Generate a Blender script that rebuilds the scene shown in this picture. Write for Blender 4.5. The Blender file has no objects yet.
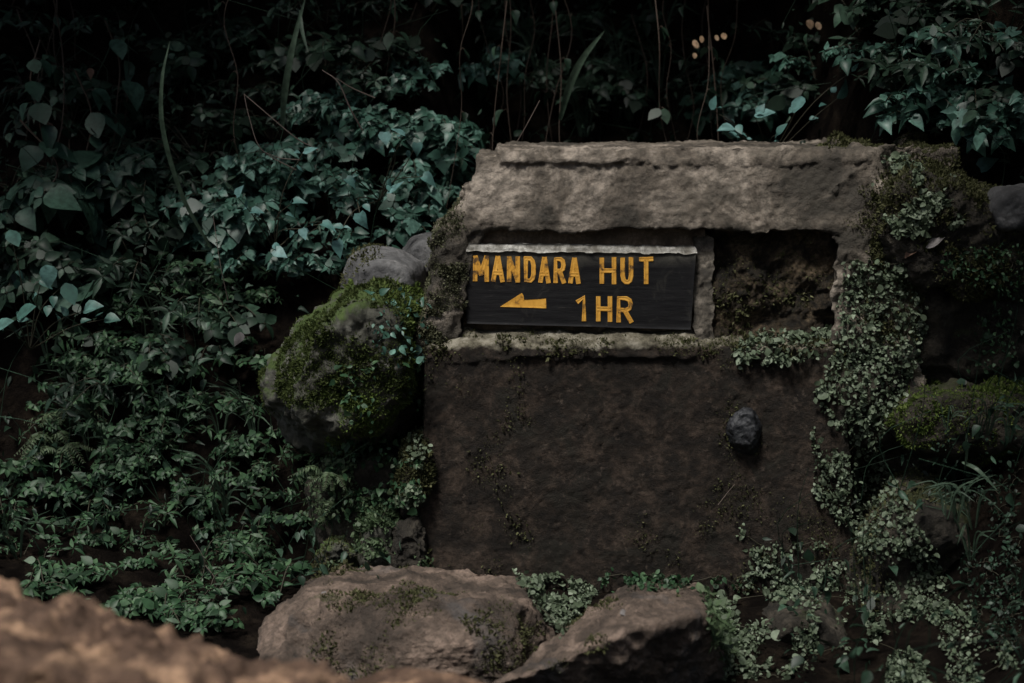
import bpy, bmesh, math, random
import numpy as np
from mathutils import Vector, Matrix
from mathutils.bvhtree import BVHTree

scene = bpy.context.scene
COL = scene.collection
R = math.radians

# ------------------------------------------------------------------ camera
CAM = np.array([0.0, -4.27, 1.5])
PITCH = math.atan(0.1698)
FPX = 1024 * 50 / 36
cam_data = bpy.data.cameras.new('camera')
cam = bpy.data.objects.new('camera', cam_data)
COL.objects.link(cam)
cam.location = CAM
cam.rotation_euler = (R(90) - PITCH, 0, 0)
cam_data.lens = 50
cam_data.sensor_width = 36
cam_data.clip_start = 0.05
cam_data.clip_end = 500
cam_data.dof.use_dof = True
cam_data.dof.focus_distance = 4.42
cam_data.dof.aperture_fstop = 1.9
cam_data.dof.aperture_blades = 9
scene.camera = cam

# ------------------------------------------------------------------ light
world = bpy.data.worlds.new('World')
scene.world = world
world.use_nodes = True
wn = world.node_tree
sky = wn.nodes.new('ShaderNodeTexSky')
sky.sky_type = 'NISHITA'
sky.sun_disc = False
SUN_EL, SUN_AZ = R(62), R(212)          # azimuth measured clockwise from +Y
sky.sun_elevation = SUN_EL
sky.sun_rotation = SUN_AZ
sky.air_density = 1.0
sky.dust_density = 3.0
wn.links.new(sky.outputs[0], wn.nodes['Background'].inputs[0])
wn.nodes['Background'].inputs[1].default_value = 0.055
sun_data = bpy.data.lights.new('sun', 'SUN')
sun_data.energy = 2.1
sun_data.angle = R(12)
sun_data.color = (1.0, 0.97, 0.91)
sun = bpy.data.objects.new('sun', sun_data)
COL.objects.link(sun)
sd = Vector((math.sin(SUN_AZ) * math.cos(SUN_EL), math.cos(SUN_AZ) * math.cos(SUN_EL), math.sin(SUN_EL)))
sun.rotation_euler = sd.to_track_quat('Z', 'Y').to_euler()
sun.location = (-3, -5, 8)
scene.view_settings.view_transform = 'Standard'
scene.view_settings.look = 'None'
scene.view_settings.exposure = 0.92
scene.view_settings.gamma = 1.0
scene.view_settings.use_curve_mapping = False

# ------------------------------------------------------------------ helpers
_fwd = np.array([0, math.cos(PITCH), -math.sin(PITCH)])
_up = np.array([0, math.sin(PITCH), math.cos(PITCH)])
_rt = np.array([1.0, 0, 0])


def ray(px, py):
    d = _fwd + _rt * (px - 512) / FPX - _up * (py - 341.5) / FPX
    return d / np.linalg.norm(d)


def at(px, py, Y):
    """world point seen at pixel px, py of the photograph, at depth Y"""
    d = ray(px, py)
    return CAM + d * ((Y - CAM[1]) / d[1])


def hash01(ix, iy, iz, seed):
    h = (ix.astype(np.int64) * 374761393 + iy.astype(np.int64) * 668265263 + iz.astype(np.int64) * 2147483647 + seed * 974634777) & 0xffffffff
    h = ((h ^ (h >> 13)) * 1274126177) & 0xffffffff
    h = ((h ^ (h >> 16)) * 2246822519) & 0xffffffff
    h = h ^ (h >> 15)
    return (h & 0xffffff) / float(0xffffff)


def vnoise(P, seed=0):
    P = np.asarray(P, float)
    i = np.floor(P).astype(np.int64)
    f = P - i
    f = f * f * f * (f * (f * 6 - 15) + 10)
    r = 0
    for dx in (0, 1):
        for dy in (0, 1):
            for dz in (0, 1):
                w = (f[:, 0] if dx else 1 - f[:, 0]) * (f[:, 1] if dy else 1 - f[:, 1]) * (f[:, 2] if dz else 1 - f[:, 2])
                r = r + w * hash01(i[:, 0] + dx, i[:, 1] + dy, i[:, 2] + dz, seed)
    return r * 2 - 1


def fbm(P, freq, octaves=4, seed=0, gain=0.5):
    P = np.asarray(P, float)
    a, r = 1.0, np.zeros(len(P))
    Q = P * freq + 17.3 * seed
    rot = np.array([[0.36, 0.48, -0.8], [-0.8, 0.6, 0], [0.48, 0.64, 0.6]])
    for o in range(octaves):
        r += a * vnoise(Q, seed + o)
        Q = (Q @ rot.T) * 2.03
        a *= gain
    return r


def link_mesh(name, V, F, m, smooth=True):
    me = bpy.data.meshes.new(name)
    me.from_pydata(np.asarray(V).tolist(), [], F if isinstance(F, list) else F.tolist())
    if smooth:
        me.polygons.foreach_set('use_smooth', [True] * len(me.polygons))
    if m:
        me.materials.append(m)
    me.update()
    o = bpy.data.objects.new(name, me)
    COL.objects.link(o)
    return o


def tag(o, label=None, cat=None, group=None, kind=None):
    if label: o['label'] = label
    if cat: o['category'] = cat
    if group: o['group'] = group
    if kind: o['kind'] = kind
    return o


def empty(name, loc, label=None, cat=None, group=None):
    o = bpy.data.objects.new(name, None)
    o.empty_display_size = 0.05
    o.location = loc
    COL.objects.link(o)
    return tag(o, label, cat, group)


def part(name, V, F, m, root, smooth=True, label=None, world_co=True):
    V = np.asarray(V, float)
    if world_co:
        b = root
        off = np.zeros(3)
        while b is not None:
            off += np.array(b.location)
            b = b.parent
        V = V - off
    o = link_mesh(name, V, F, m, smooth)
    o.parent = root
    if label: o['label'] = label
    return o


STATIC = []                      # (V, F) of solid things plants may rest on


def keep(V, F):
    STATIC.append((np.asarray(V), F if isinstance(F, list) else F.tolist()))


def bvh_of(lst):
    Vs, Fs, n = [], [], 0
    for V, F in lst:
        Vs += [tuple(v) for v in V]
        Fs += [tuple(i + n for i in f) for f in F]
        n += len(V)
    return BVHTree.FromPolygons(Vs, Fs)


def vnormals(V, F):
    V = np.asarray(V); F = np.asarray(F)
    N = np.zeros_like(V)
    a, b, c = V[F[:, 0]], V[F[:, 1]], V[F[:, -1]]
    n = np.cross(b - a, c - a)
    for k in range(F.shape[1]):
        np.add.at(N, F[:, k], n)
    return N / (np.linalg.norm(N, axis=1, keepdims=True) + 1e-12)


# -- rough block: hexahedron from 8 corners, subdivided, softened and eroded
def rough_block(c, n=(40, 40, 14), rough=0.010, freq=9, seed=1, erode=0.02, fine=0.003):
    """c: corners [front BL, BR, TR, TL, back BL, BR, TR, TL]"""
    c = np.array(c, float)
    idx, V, F = {}, [], []

    def vid(i, j, k):
        key = (i, j, k)
        if key not in idx:
            idx[key] = len(V)
            V.append((i / n[0], j / n[1], k / n[2]))
        return idx[key]
    for k, flip in ((0, False), (n[2], True)):
        for i in range(n[0]):
            for j in range(n[1]):
                q = [vid(i, j, k), vid(i + 1, j, k), vid(i + 1, j + 1, k), vid(i, j + 1, k)]
                F.append(q[::-1] if flip else q)
    for i, flip in ((0, True), (n[0], False)):
        for j in range(n[1]):
            for k in range(n[2]):
                q = [vid(i, j, k), vid(i, j, k + 1), vid(i, j + 1, k + 1), vid(i, j + 1, k)]
                F.append(q if flip else q[::-1])
    for j, flip in ((0, False), (n[1], True)):
        for i in range(n[0]):
            for k in range(n[2]):
                q = [vid(i, j, k), vid(i, j, k + 1), vid(i + 1, j, k + 1), vid(i + 1, j, k)]
                F.append(q[::-1] if not flip else q)
    U = np.array(V)
    u, v, w = U[:, 0:1], U[:, 1:2], U[:, 2:3]
    P = ((1 - u) * (1 - v) * (1 - w) * c[0] + u * (1 - v) * (1 - w) * c[1] + u * v * (1 - w) * c[2] + (1 - u) * v * (1 - w) * c[3]
         + (1 - u) * (1 - v) * w * c[4] + u * (1 - v) * w * c[5] + u * v * w * c[6] + (1 - u) * v * w * c[7])
    F = [f[::-1] for f in F]
    F = np.array(F)
    N = vnormals(P, F)
    ctr = P.mean(0)
    if np.mean(np.sum(N * (P - ctr), 1)) < 0:
        F = F[:, ::-1]; N = -N
    # edge wear: vertices close to an edge sink in by a noisy amount
    ext = np.array([np.linalg.norm(c[1] - c[0]), np.linalg.norm(c[3] - c[0]), np.linalg.norm(c[4] - c[0])])
    D = np.minimum(U, 1 - U) * ext
    D.sort(axis=1)
    e = np.clip(1 - D[:, 1] / max(erode * 2.2, 1e-6), 0, 1) ** 2
    wear = erode * e * (0.5 + 0.9 * np.clip(fbm(P, freq * 1.3, 3, seed + 40) + 0.3, 0, 1.4))
    disp = rough * fbm(P, freq, 5, seed) + fine * fbm(P, freq * 7, 3, seed + 9)
    P = P + N * (disp - wear)[:, None]
    return P, F


def fuse(pieces, voxel=0.008, smooth=5, amp=0.006, freq=9, fine=0.003, seed=1):
    """weld overlapping closed pieces into one weathered skin"""
    V, F, n = [], [], 0
    for v, f in pieces:
        V.append(v); F += (np.asarray(f) + n).tolist(); n += len(v)
    me = bpy.data.meshes.new('tmp')
    me.from_pydata(np.concatenate(V).tolist(), [], F)
    ob = bpy.data.objects.new('tmp', me)
    COL.objects.link(ob)
    md = ob.modifiers.new('r', 'REMESH'); md.mode = 'VOXEL'; md.voxel_size = voxel
    ms = ob.modifiers.new('s', 'SMOOTH'); ms.iterations = smooth; ms.factor = 0.5
    ev = ob.evaluated_get(bpy.context.evaluated_depsgraph_get())
    m2 = ev.to_mesh()
    P = np.array([v.co[:] for v in m2.vertices])
    Q = [list(p.vertices) for p in m2.polygons]
    ev.to_mesh_clear()
    bpy.data.objects.remove(ob); bpy.data.meshes.remove(me)
    Q = np.array([q if len(q) == 4 else q + [q[-1]] for q in Q])
    Nn = vnormals(P, Q)
    P = P + Nn * (amp * fbm(P, freq, 5, seed) + fine * fbm(P, freq * 6, 3, seed + 9))[:, None]
    return P, [list(dict.fromkeys(q)) for q in Q.tolist()]


# -- rock: star-shaped softened hull of a point set
def ico(sub):
    bm = bmesh.new()
    bmesh.ops.create_icosphere(bm, subdivisions=sub, radius=1)
    V = np.array([v.co[:] for v in bm.verts])
    F = np.array([[v.index for v in f.verts] for f in bm.faces])
    bm.free()
    return V, F


_ico = {}


def rock(points, sub=6, p=16, amp=0.02, freq=5, fine=0.005, seed=1, ridged=0.0):
    pts = np.array(points, float)
    lo, hi = pts.min(0), pts.max(0)
    sc = (hi - lo) / 2
    q = (pts - (lo + hi) / 2) / sc
    bm = bmesh.new()
    for v in q: bm.verts.new(v)
    bmesh.ops.convex_hull(bm, input=list(bm.verts))
    bmesh.ops.recalc_face_normals(bm, faces=list(bm.faces))
    ctr = np.mean([f.calc_center_median()[:] for f in bm.faces], axis=0)
    pl = []
    for f in bm.faces:
        n = np.array(f.normal[:])
        if f.calc_area() < 1e-5: continue
        h = n @ (np.array(f.verts[0].co[:]) - ctr)
        if h < 0: n, h = -n, -h
        pl.append((*n, max(h, 0.05)))
    bm.free()
    pl = np.array(pl)
    if sub not in _ico: _ico[sub] = ico(sub)
    U, F = _ico[sub]
    k = np.clip((U @ pl[:, :3].T) / pl[:, 3], 0, None)
    t = (k ** p).sum(1) ** (-1 / p)
    V = (U * t[:, None] + ctr) * sc + (lo + hi) / 2
    N = vnormals(V, F)
    d = amp * fbm(V, freq, 4, seed) + fine * fbm(V, freq * 6, 4, seed + 5, 0.6)
    if ridged:
        d -= ridged * np.clip(0.22 - np.abs(fbm(V, freq * 0.8, 3, seed + 11)), 0, 1) * 4
    return V + N * d[:, None], F.copy()


# -- leaves in batches
def leaf_template(prof, fold=0.35, droop=0.25, lobe=0.0):
    V = []
    for i, (t, w) in enumerate(prof):
        z = -droop * t * t
        ts = t - (lobe if i == 1 else 0)
        V += [(-w, ts, z + fold * w), (0, t, z), (w, ts, z + fold * w)]
    F = []
    for i in range(len(prof) - 1):
        a = i * 3
        F += [(a, a + 1, a + 4, a + 3), (a + 1, a + 2, a + 5, a + 4)]
    return np.array(V, float), np.array(F)


OVATE = leaf_template([(0, .03), (.1, .2), (.3, .33), (.55, .29), (.8, .14), (1, .01)])
HEART = leaf_template([(0, .05), (.05, .27), (.22, .42), (.45, .37), (.75, .17), (1, .01)], 0.25, 0.3, 0.1)
LANCE = leaf_template([(0, .02), (.2, .12), (.45, .17), (.75, .1), (1, .005)], 0.4, 0.3)
ROUND = leaf_template([(0, .08), (.15, .34), (.5, .48), (.85, .32), (1, .08)], 0.2, 0.15)
WIDE = leaf_template([(0, .04), (.14, .3), (.35, .42), (.6, .35), (.82, .18), (1, .02)], 0.18, 0.22)
TINY = (np.array([(-.3, .35, .05), (0, 0, 0), (.3, .35, .05), (0, 1, -.1)]), np.array([(1, 2, 3, 0)]))


def unit(v):
    v = np.asarray(v, float)
    return v / (np.linalg.norm(v, axis=-1, keepdims=True) + 1e-9)


LEAF_RNG = np.random.default_rng(123)


def leaf_batch(tpl, pos, tip, nrm, size):
    """tip: direction of the leaf's length, nrm: approx. face normal"""
    T, TF = tpl
    pos = np.asarray(pos, float).reshape(-1, 3)
    tip = unit(np.asarray(tip, float).reshape(-1, 3))
    x = unit(np.cross(tip, np.asarray(nrm, float).reshape(-1, 3)))
    z = np.cross(x, tip)
    s = np.asarray(size, float).reshape(-1, 1, 1)
    m = len(pos)
    wf = LEAF_RNG.uniform(0.72, 1.15, (m, 1, 1)); cf = LEAF_RNG.uniform(-0.4, 2.3, (m, 1, 1)); tw = LEAF_RNG.normal(0, 0.16, (m, 1, 1))
    tx = T[None, :, 0:1]; ty = T[None, :, 1:2]
    M = x[:, None, :] * (tx * wf + tw * ty * ty) + tip[:, None, :] * ty + z[:, None, :] * (T[None, :, 2:3] * cf + tw * tx)
    V = (pos[:, None, :] + M * s).reshape(-1, 3)
    F = (TF[None] + (np.arange(len(pos)) * len(T))[:, None, None]).reshape(-1, TF.shape[1])
    return V, F


class MB:
    def __init__(s): s.V, s.F, s.n = [], [], 0

    def add(s, V, F):
        V = np.asarray(V)
        F = np.asarray(F)
        s.V.append(V)
        s.F += (F + s.n).tolist()
        s.n += len(V)

    def leaves(s, tpl, pos, tip, nrm, size): s.add(*leaf_batch(tpl, pos, tip, nrm, size))

    def tube(s, pts, r0, r1=None, k=5):
        pts = np.asarray(pts, float)
        r1 = r0 if r1 is None else r1
        n = len(pts)
        T = unit(np.gradient(pts, axis=0))
        ref = np.array([0.31, 0.22, 0.92]) if abs(T[0] @ np.array([0.31, 0.22, 0.92])) < 0.9 else np.array([1.0, 0, 0])
        A = unit(np.cross(T, ref)); B = np.cross(T, A)
        rr = np.linspace(r0, r1, n)
        a = np.arange(k) * 2 * math.pi / k
        V = pts[:, None, :] + rr[:, None, None] * (np.cos(a)[None, :, None] * A[:, None, :] + np.sin(a)[None, :, None] * B[:, None, :])
        F = []
        for i in range(n - 1):
            for j in range(k):
                F.append((i * k + j, i * k + (j + 1) % k, (i + 1) * k + (j + 1) % k, (i + 1) * k + j))
        s.add(V.reshape(-1, 3), np.array(F))

    def vf(s): return (np.concatenate(s.V), s.F)


def curve(pts, n=12):
    """smooth interpolation through key points (Catmull-Rom)"""
    P = np.asarray(pts, float)
    P = np.vstack([2 * P[0] - P[1], P, 2 * P[-1] - P[-2]])
    out = []
    m = len(P) - 3
    for i in range(m):
        p0, p1, p2, p3 = P[i:i + 4]
        for t in np.linspace(0, 1, n, endpoint=(i == m - 1)):
            out.append(0.5 * ((2 * p1) + (-p0 + p2) * t + (2 * p0 - 5 * p1 + 4 * p2 - p3) * t * t + (-p0 + 3 * p1 - 3 * p2 + p3) * t ** 3))
    return np.array(out)


# ------------------------------------------------------------------ materials
def new_mat(name):
    m = bpy.data.materials.new(name)
    m.use_nodes = True
    nt = m.node_tree
    return m, nt, nt.nodes['Principled BSDF']


def N(nt, t, **kw):
    n = nt.nodes.new(t)
    for k, v in kw.items(): setattr(n, k, v)
    return n


def ramp(nt, stops, inp):
    r = N(nt, 'ShaderNodeValToRGB')
    el = r.color_ramp.elements
    while len(el) < len(stops): el.new(0.5)
    for e, (p, c) in zip(el, stops):
        e.position = p
        e.color = (*c, 1) if len(c) == 3 else c
    nt.links.new(inp, r.inputs[0])
    return r.outputs[0]


def noise(nt, co, scale, detail=6, rough=0.6, dist=0.0):
    n = N(nt, 'ShaderNodeTexNoise')
    n.inputs['Scale'].default_value = scale
    n.inputs['Detail'].default_value = detail
    n.inputs['Roughness'].default_value = rough
    n.inputs['Distortion'].default_value = dist
    nt.links.new(co, n.inputs['Vector'])
    return n.outputs['Fac']


def mixc(nt, fac, a, b):
    m = N(nt, 'ShaderNodeMix', data_type='RGBA')
    for s, v in ((0, fac), (6, a), (7, b)):
        if hasattr(v, 'is_linked') or hasattr(v, 'links'):
            nt.links.new(v, m.inputs[s])
        else:
            m.inputs[s].default_value = v if s == 0 else (*v, 1)
    return m.outputs[2]


def math_(nt, op, a, b=None, clamp=False):
    m = N(nt, 'ShaderNodeMath', operation=op, use_clamp=clamp)
    for i, v in enumerate((a, b)):
        if v is None: continue
        if hasattr(v, 'links'): nt.links.new(v, m.inputs[i])
        else: m.inputs[i].default_value = v
    return m.outputs[0]


def stone(name, dark, mid, pale, scale=6, rough=0.85, spec=0.3, bump=0.6, bdist=0.012, moss=0.0, moss_col=(0.05, 0.065, 0.02),
          spots=None, up_bias=0.6, ledge=None, thr=(0.39, 0.5, 0.61), stain=None):
    m, nt, b = new_mat(name)
    co = N(nt, 'ShaderNodeTexCoord').outputs['Object']
    n1 = noise(nt, co, scale, 8, 0.68, 0.6)
    c = ramp(nt, [(thr[0], dark), (thr[1], mid), (thr[2], pale)], n1)
    n2 = noise(nt, co, scale * 7, 6, 0.7)
    c = mixc(nt, ramp(nt, [(0.36, (0.75, 0.75, 0.75)), (0.60, (0, 0, 0))], n2), c, dark)
    # lighter mix so that the speckle stays subtle
    mx = nt.nodes[-1]
    if stain:
        ns = noise(nt, co, scale * 0.45, 5, 0.6, 1.2)
        c = mixc(nt, ramp(nt, [(0.52, (0, 0, 0)), (0.66, (1, 1, 1))], ns), c, stain)
    if spots:
        n3 = noise(nt, co, scale * 2.7, 4, 0.75)
        c = mixc(nt, ramp(nt, [(0.6, (0, 0, 0)), (0.68, (1, 1, 1))], n3), c, spots)
    if ledge:                                   # pale mortar laid along the top of the block
        sz = N(nt, 'ShaderNodeSeparateXYZ')
        nt.links.new(co, sz.inputs[0])
        e = math_(nt, 'ADD', sz.outputs[2], math_(nt, 'MULTIPLY', math_(nt, 'SUBTRACT', noise(nt, co, 16, 5, 0.6), 0.5), 0.07))
        f = math_(nt, 'MULTIPLY', math_(nt, 'SUBTRACT', e, ledge[0]), 110, True)
        c = mixc(nt, f, c, ramp(nt, [(0.38, ledge[1]), (0.5, ledge[2]), (0.62, ledge[3])], noise(nt, co, 20, 7, 0.7)))
    if moss > 0:
        g = N(nt, 'ShaderNodeNewGeometry')
        sx = N(nt, 'ShaderNodeSeparateXYZ')
        nt.links.new(g.outputs['Normal'], sx.inputs[0])
        n4 = noise(nt, co, scale * 0.9, 6, 0.65)
        f = math_(nt, 'ADD', math_(nt, 'MULTIPLY', sx.outputs[2], up_bias * 0.25), n4)
        f = ramp(nt, [(1.0 - moss * 0.62, (0, 0, 0)), (min(1.0, 1.08 - moss * 0.62), (1, 1, 1))], f)
        mc = mixc(nt, noise(nt, co, scale * 14, 4, 0.7), tuple(x * 0.45 for x in moss_col), tuple(x * 1.5 for x in moss_col))
        c = mixc(nt, f, c, mc)
    nt.links.new(c, b.inputs['Base Color'])
    b.inputs['Roughness'].default_value = rough
    b.inputs['Specular IOR Level'].default_value = spec
    bp = N(nt, 'ShaderNodeBump')
    bp.inputs['Strength'].default_value = bump
    bp.inputs['Distance'].default_value = bdist
    h = math_(nt, 'ADD', noise(nt, co, scale * 3, 10, 0.72), math_(nt, 'MULTIPLY', noise(nt, co, scale * 22, 5, 0.7), 0.4))
    nt.links.new(h, bp.inputs['Height'])
    nt.links.new(bp.outputs[0], b.inputs['Normal'])
    return m


def leaf_mat(name, c0, c1, c2, rough=0.5, trans=0.2, spec=0.3):
    m, nt, b = new_mat(name)
    g = N(nt, 'ShaderNodeNewGeometry')
    oi = N(nt, 'ShaderNodeObjectInfo')
    r = math_(nt, 'FRACT', math_(nt, 'ADD', g.outputs['Random Per Island'], math_(nt, 'MULTIPLY', oi.outputs['Random'], 0.37)))
    c = ramp(nt, [(0.0, c0), (0.6, c1), (1.0, c2)], r)
    co = N(nt, 'ShaderNodeTexCoord').outputs['Object']
    nz = noise(nt, co, 45, 4, 0.6)
    c = mixc(nt, math_(nt, 'MULTIPLY', ramp(nt, [(0.38, (0, 0, 0)), (0.66, (1, 1, 1))], nz), 0.75), c, tuple(x * 0.4 for x in c1))
    nt.links.new(c, b.inputs['Base Color'])
    b.inputs['Roughness'].default_value = rough
    b.inputs['Specular IOR Level'].default_value = spec
    t = N(nt, 'ShaderNodeBsdfTranslucent')
    nt.links.new(c, t.inputs[0])
    mx = N(nt, 'ShaderNodeMixShader')
    mx.inputs[0].default_value = trans
    nt.links.new(b.outputs[0], mx.inputs[1])
    nt.links.new(t.outputs[0], mx.inputs[2])
    nt.links.new(mx.outputs[0], nt.nodes['Material Output'].inputs[0])
    return m


def plain(name, col, rough=0.8, var=0.5, scale=40):
    m, nt, b = new_mat(name)
    co = N(nt, 'ShaderNodeTexCoord').outputs['Object']
    c = mixc(nt, noise(nt, co, scale, 5, 0.65), tuple(x * (1 - var) for x in col), tuple(x * (1 + var) for x in col))
    nt.links.new(c, b.inputs['Base Color'])
    b.inputs['Roughness'].default_value = rough
    bp = N(nt, 'ShaderNodeBump')
    bp.inputs['Strength'].default_value = 0.4
    bp.inputs['Distance'].default_value = 0.004
    nt.links.new(noise(nt, co, scale * 2, 6, 0.7), bp.inputs['Height'])
    nt.links.new(bp.outputs[0], b.inputs['Normal'])
    return m


M = {}
M['cap'] = stone('weathered cap concrete', (0.042, 0.037, 0.030), (0.135, 0.113, 0.090), (0.32, 0.275, 0.228), 4, moss=0.30, moss_col=(0.06, 0.062, 0.03), up_bias=-0.3, stain=(0.045, 0.04, 0.031), bump=0.9, bdist=0.02)
M['slab'] = stone('pinkish cement skim', (0.16, 0.12, 0.105), (0.32, 0.26, 0.235), (0.45, 0.38, 0.35), 9, moss=0.0, bump=0.6)
M['ledge'] = stone('lichened ledge mortar', (0.05, 0.042, 0.032), (0.15, 0.125, 0.098), (0.34, 0.30, 0.25), 14, moss=0.5, moss_col=(0.075, 0.085, 0.035))
M['pier'] = stone('mossy rough stonework', (0.06, 0.05, 0.036), (0.17, 0.145, 0.105), (0.33, 0.28, 0.21), 13, moss=0.68, moss_col=(0.075, 0.082, 0.035), up_bias=0.2)
M['recess'] = stone('dark earthy recess', (0.010, 0.008, 0.005), (0.048, 0.035, 0.021), (0.15, 0.11, 0.068), 13, moss=0.42, moss_col=(0.05, 0.048, 0.018), up_bias=0.3, bump=1.0, bdist=0.02)  # darker brown than the cap and panel around it
M['wall'] = stone('brown render', (0.06, 0.045, 0.033), (0.12, 0.09, 0.065), (0.2, 0.155, 0.12), 12)
M['mortar'] = stone('pale mortar', (0.14, 0.13, 0.11), (0.34, 0.33, 0.30), (0.54, 0.53, 0.49), 16, bump=0.4)
M['divider'] = stone('grey divider mortar', (0.05, 0.045, 0.038), (0.12, 0.105, 0.085), (0.2, 0.175, 0.145), 18)
M['grey_rock'] = stone('smooth grey rock', (0.055, 0.055, 0.056), (0.115, 0.115, 0.117), (0.20, 0.198, 0.196), 6, moss=0.42, moss_col=(0.045, 0.055, 0.022))
M['moss_rock'] = stone('moss covered rock', (0.035, 0.035, 0.028), (0.075, 0.075, 0.06), (0.14, 0.138, 0.12), 7, moss=0.75, moss_col=(0.045, 0.07, 0.018), up_bias=0.5)
M['brown_rock'] = stone('reddish brown rock', (0.05, 0.039, 0.031), (0.155, 0.115, 0.09), (0.33, 0.245, 0.195), 4, moss=0.46, moss_col=(0.045, 0.055, 0.02), bump=1.0, bdist=0.03, stain=(0.085, 0.088, 0.092))
M['dark_rock'] = stone('dark matt rock', (0.015, 0.013, 0.010), (0.045, 0.039, 0.030), (0.10, 0.085, 0.065), 7, moss=0.6, moss_col=(0.035, 0.042, 0.016), bump=1.0, bdist=0.02)  # low brown tones with patchy moss
M['black_stone'] = stone('slick black stone', (0.007, 0.008, 0.009), (0.017, 0.018, 0.021), (0.06, 0.062, 0.068), 14, rough=0.4, bump=0.5)
M['warm_rock'] = stone('warm ochre brown rock', (0.08, 0.048, 0.032), (0.19, 0.118, 0.08), (0.55, 0.35, 0.22), 7, bump=0.8, bdist=0.03)
M['soil'] = stone('dark forest soil', (0.004, 0.003, 0.0025), (0.010, 0.0075, 0.006), (0.024, 0.018, 0.013), 6, moss=0.3, moss_col=(0.010, 0.014, 0.007), spec=0.04, bump=1.0, bdist=0.03)
M['moss'] = leaf_mat('moss tufts', (0.05, 0.08, 0.016), (0.11, 0.16, 0.036), (0.20, 0.25, 0.08), 0.8, 0.25, 0.15)
M['olive_moss'] = leaf_mat('dry olive moss', (0.04, 0.044, 0.018), (0.085, 0.09, 0.040), (0.15, 0.15, 0.08), 0.85, 0.2, 0.1)
M['herb'] = leaf_mat('herb leaf', (0.014, 0.038, 0.016), (0.036, 0.088, 0.040), (0.10, 0.18, 0.09))
M['teal'] = leaf_mat('bluish glossy leaf', (0.018, 0.05, 0.034), (0.06, 0.145, 0.105), (0.18, 0.34, 0.28), 0.42, 0.18, 0.4)  # brightest ramp tint imitates highlights on a few leaves
M['shade_leaf'] = leaf_mat('leaf with painted shade', (0.006, 0.015, 0.008), (0.016, 0.038, 0.022), (0.06, 0.115, 0.075), 0.5, 0.12)  # tones lowered to paint in the deep shade of the bank
M['sky_leaf'] = leaf_mat('pale teal leaf', (0.03, 0.085, 0.065), (0.055, 0.14, 0.115), (0.11, 0.22, 0.20), 0.5, 0.2, 0.4)
M['lit_leaf'] = leaf_mat('blue green leaf tinted as lit', (0.06, 0.15, 0.13), (0.11, 0.25, 0.23), (0.18, 0.34, 0.33), 0.5, 0.25, 0.4)  # raised tint imitates leaves lit from above
M['big_leaf'] = leaf_mat('large matt leaf', (0.018, 0.048, 0.032), (0.036, 0.082, 0.056), (0.065, 0.13, 0.095), 0.5, 0.2)
M['creeper'] = leaf_mat('pale glaucous creeper leaf', (0.04, 0.058, 0.032), (0.115, 0.155, 0.095), (0.24, 0.29, 0.21), 0.6, 0.15, 0.3)
M['dull_moss'] = leaf_mat('dull dark moss', (0.03, 0.042, 0.012), (0.06, 0.082, 0.024), (0.11, 0.14, 0.05), 0.85, 0.2, 0.1)
M['grey_moss'] = leaf_mat('grey olive moss', (0.06, 0.062, 0.035), (0.13, 0.135, 0.08), (0.23, 0.235, 0.15), 0.85, 0.2, 0.1)
M['fern'] = leaf_mat('bright fern leaf', (0.045, 0.075, 0.035), (0.08, 0.125, 0.06), (0.12, 0.17, 0.09), 0.55, 0.25)
M['grass'] = leaf_mat('grass blade', (0.05, 0.085, 0.055), (0.075, 0.12, 0.08), (0.1, 0.15, 0.1), 0.45, 0.25)
M['stem'] = plain('green brown stem', (0.035, 0.032, 0.018), 0.7, 0.4)
M['vine'] = plain('woody vine bark', (0.045, 0.030, 0.02), 0.8, 0.5)
M['twig'] = plain('bare grey twig', (0.13, 0.1, 0.085), 0.8, 0.35)
M['glint_leaf'] = leaf_mat('orange leaf for light glints', (0.6, 0.36, 0.19), (0.75, 0.5, 0.3), (0.85, 0.65, 0.46), 0.7, 0.3, 0.2)  # high pale tint stands in for warm light glints
M['pale_leaf'] = leaf_mat('bleached dead leaf', (0.12, 0.115, 0.12), (0.2, 0.19, 0.19), (0.28, 0.26, 0.25), 0.7, 0.2, 0.2)
M['brown_leaf'] = leaf_mat('brown dead leaf', (0.09, 0.05, 0.035), (0.14, 0.085, 0.06), (0.2, 0.13, 0.09), 0.7, 0.2, 0.2)
M['bark'] = plain('tree bark', (0.06, 0.045, 0.035), 0.9, 0.5, 12)
M['canopy'] = leaf_mat('canopy leaf', (0.02, 0.04, 0.02), (0.035, 0.065, 0.03), (0.05, 0.09, 0.04), 0.5, 0.3)


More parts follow.
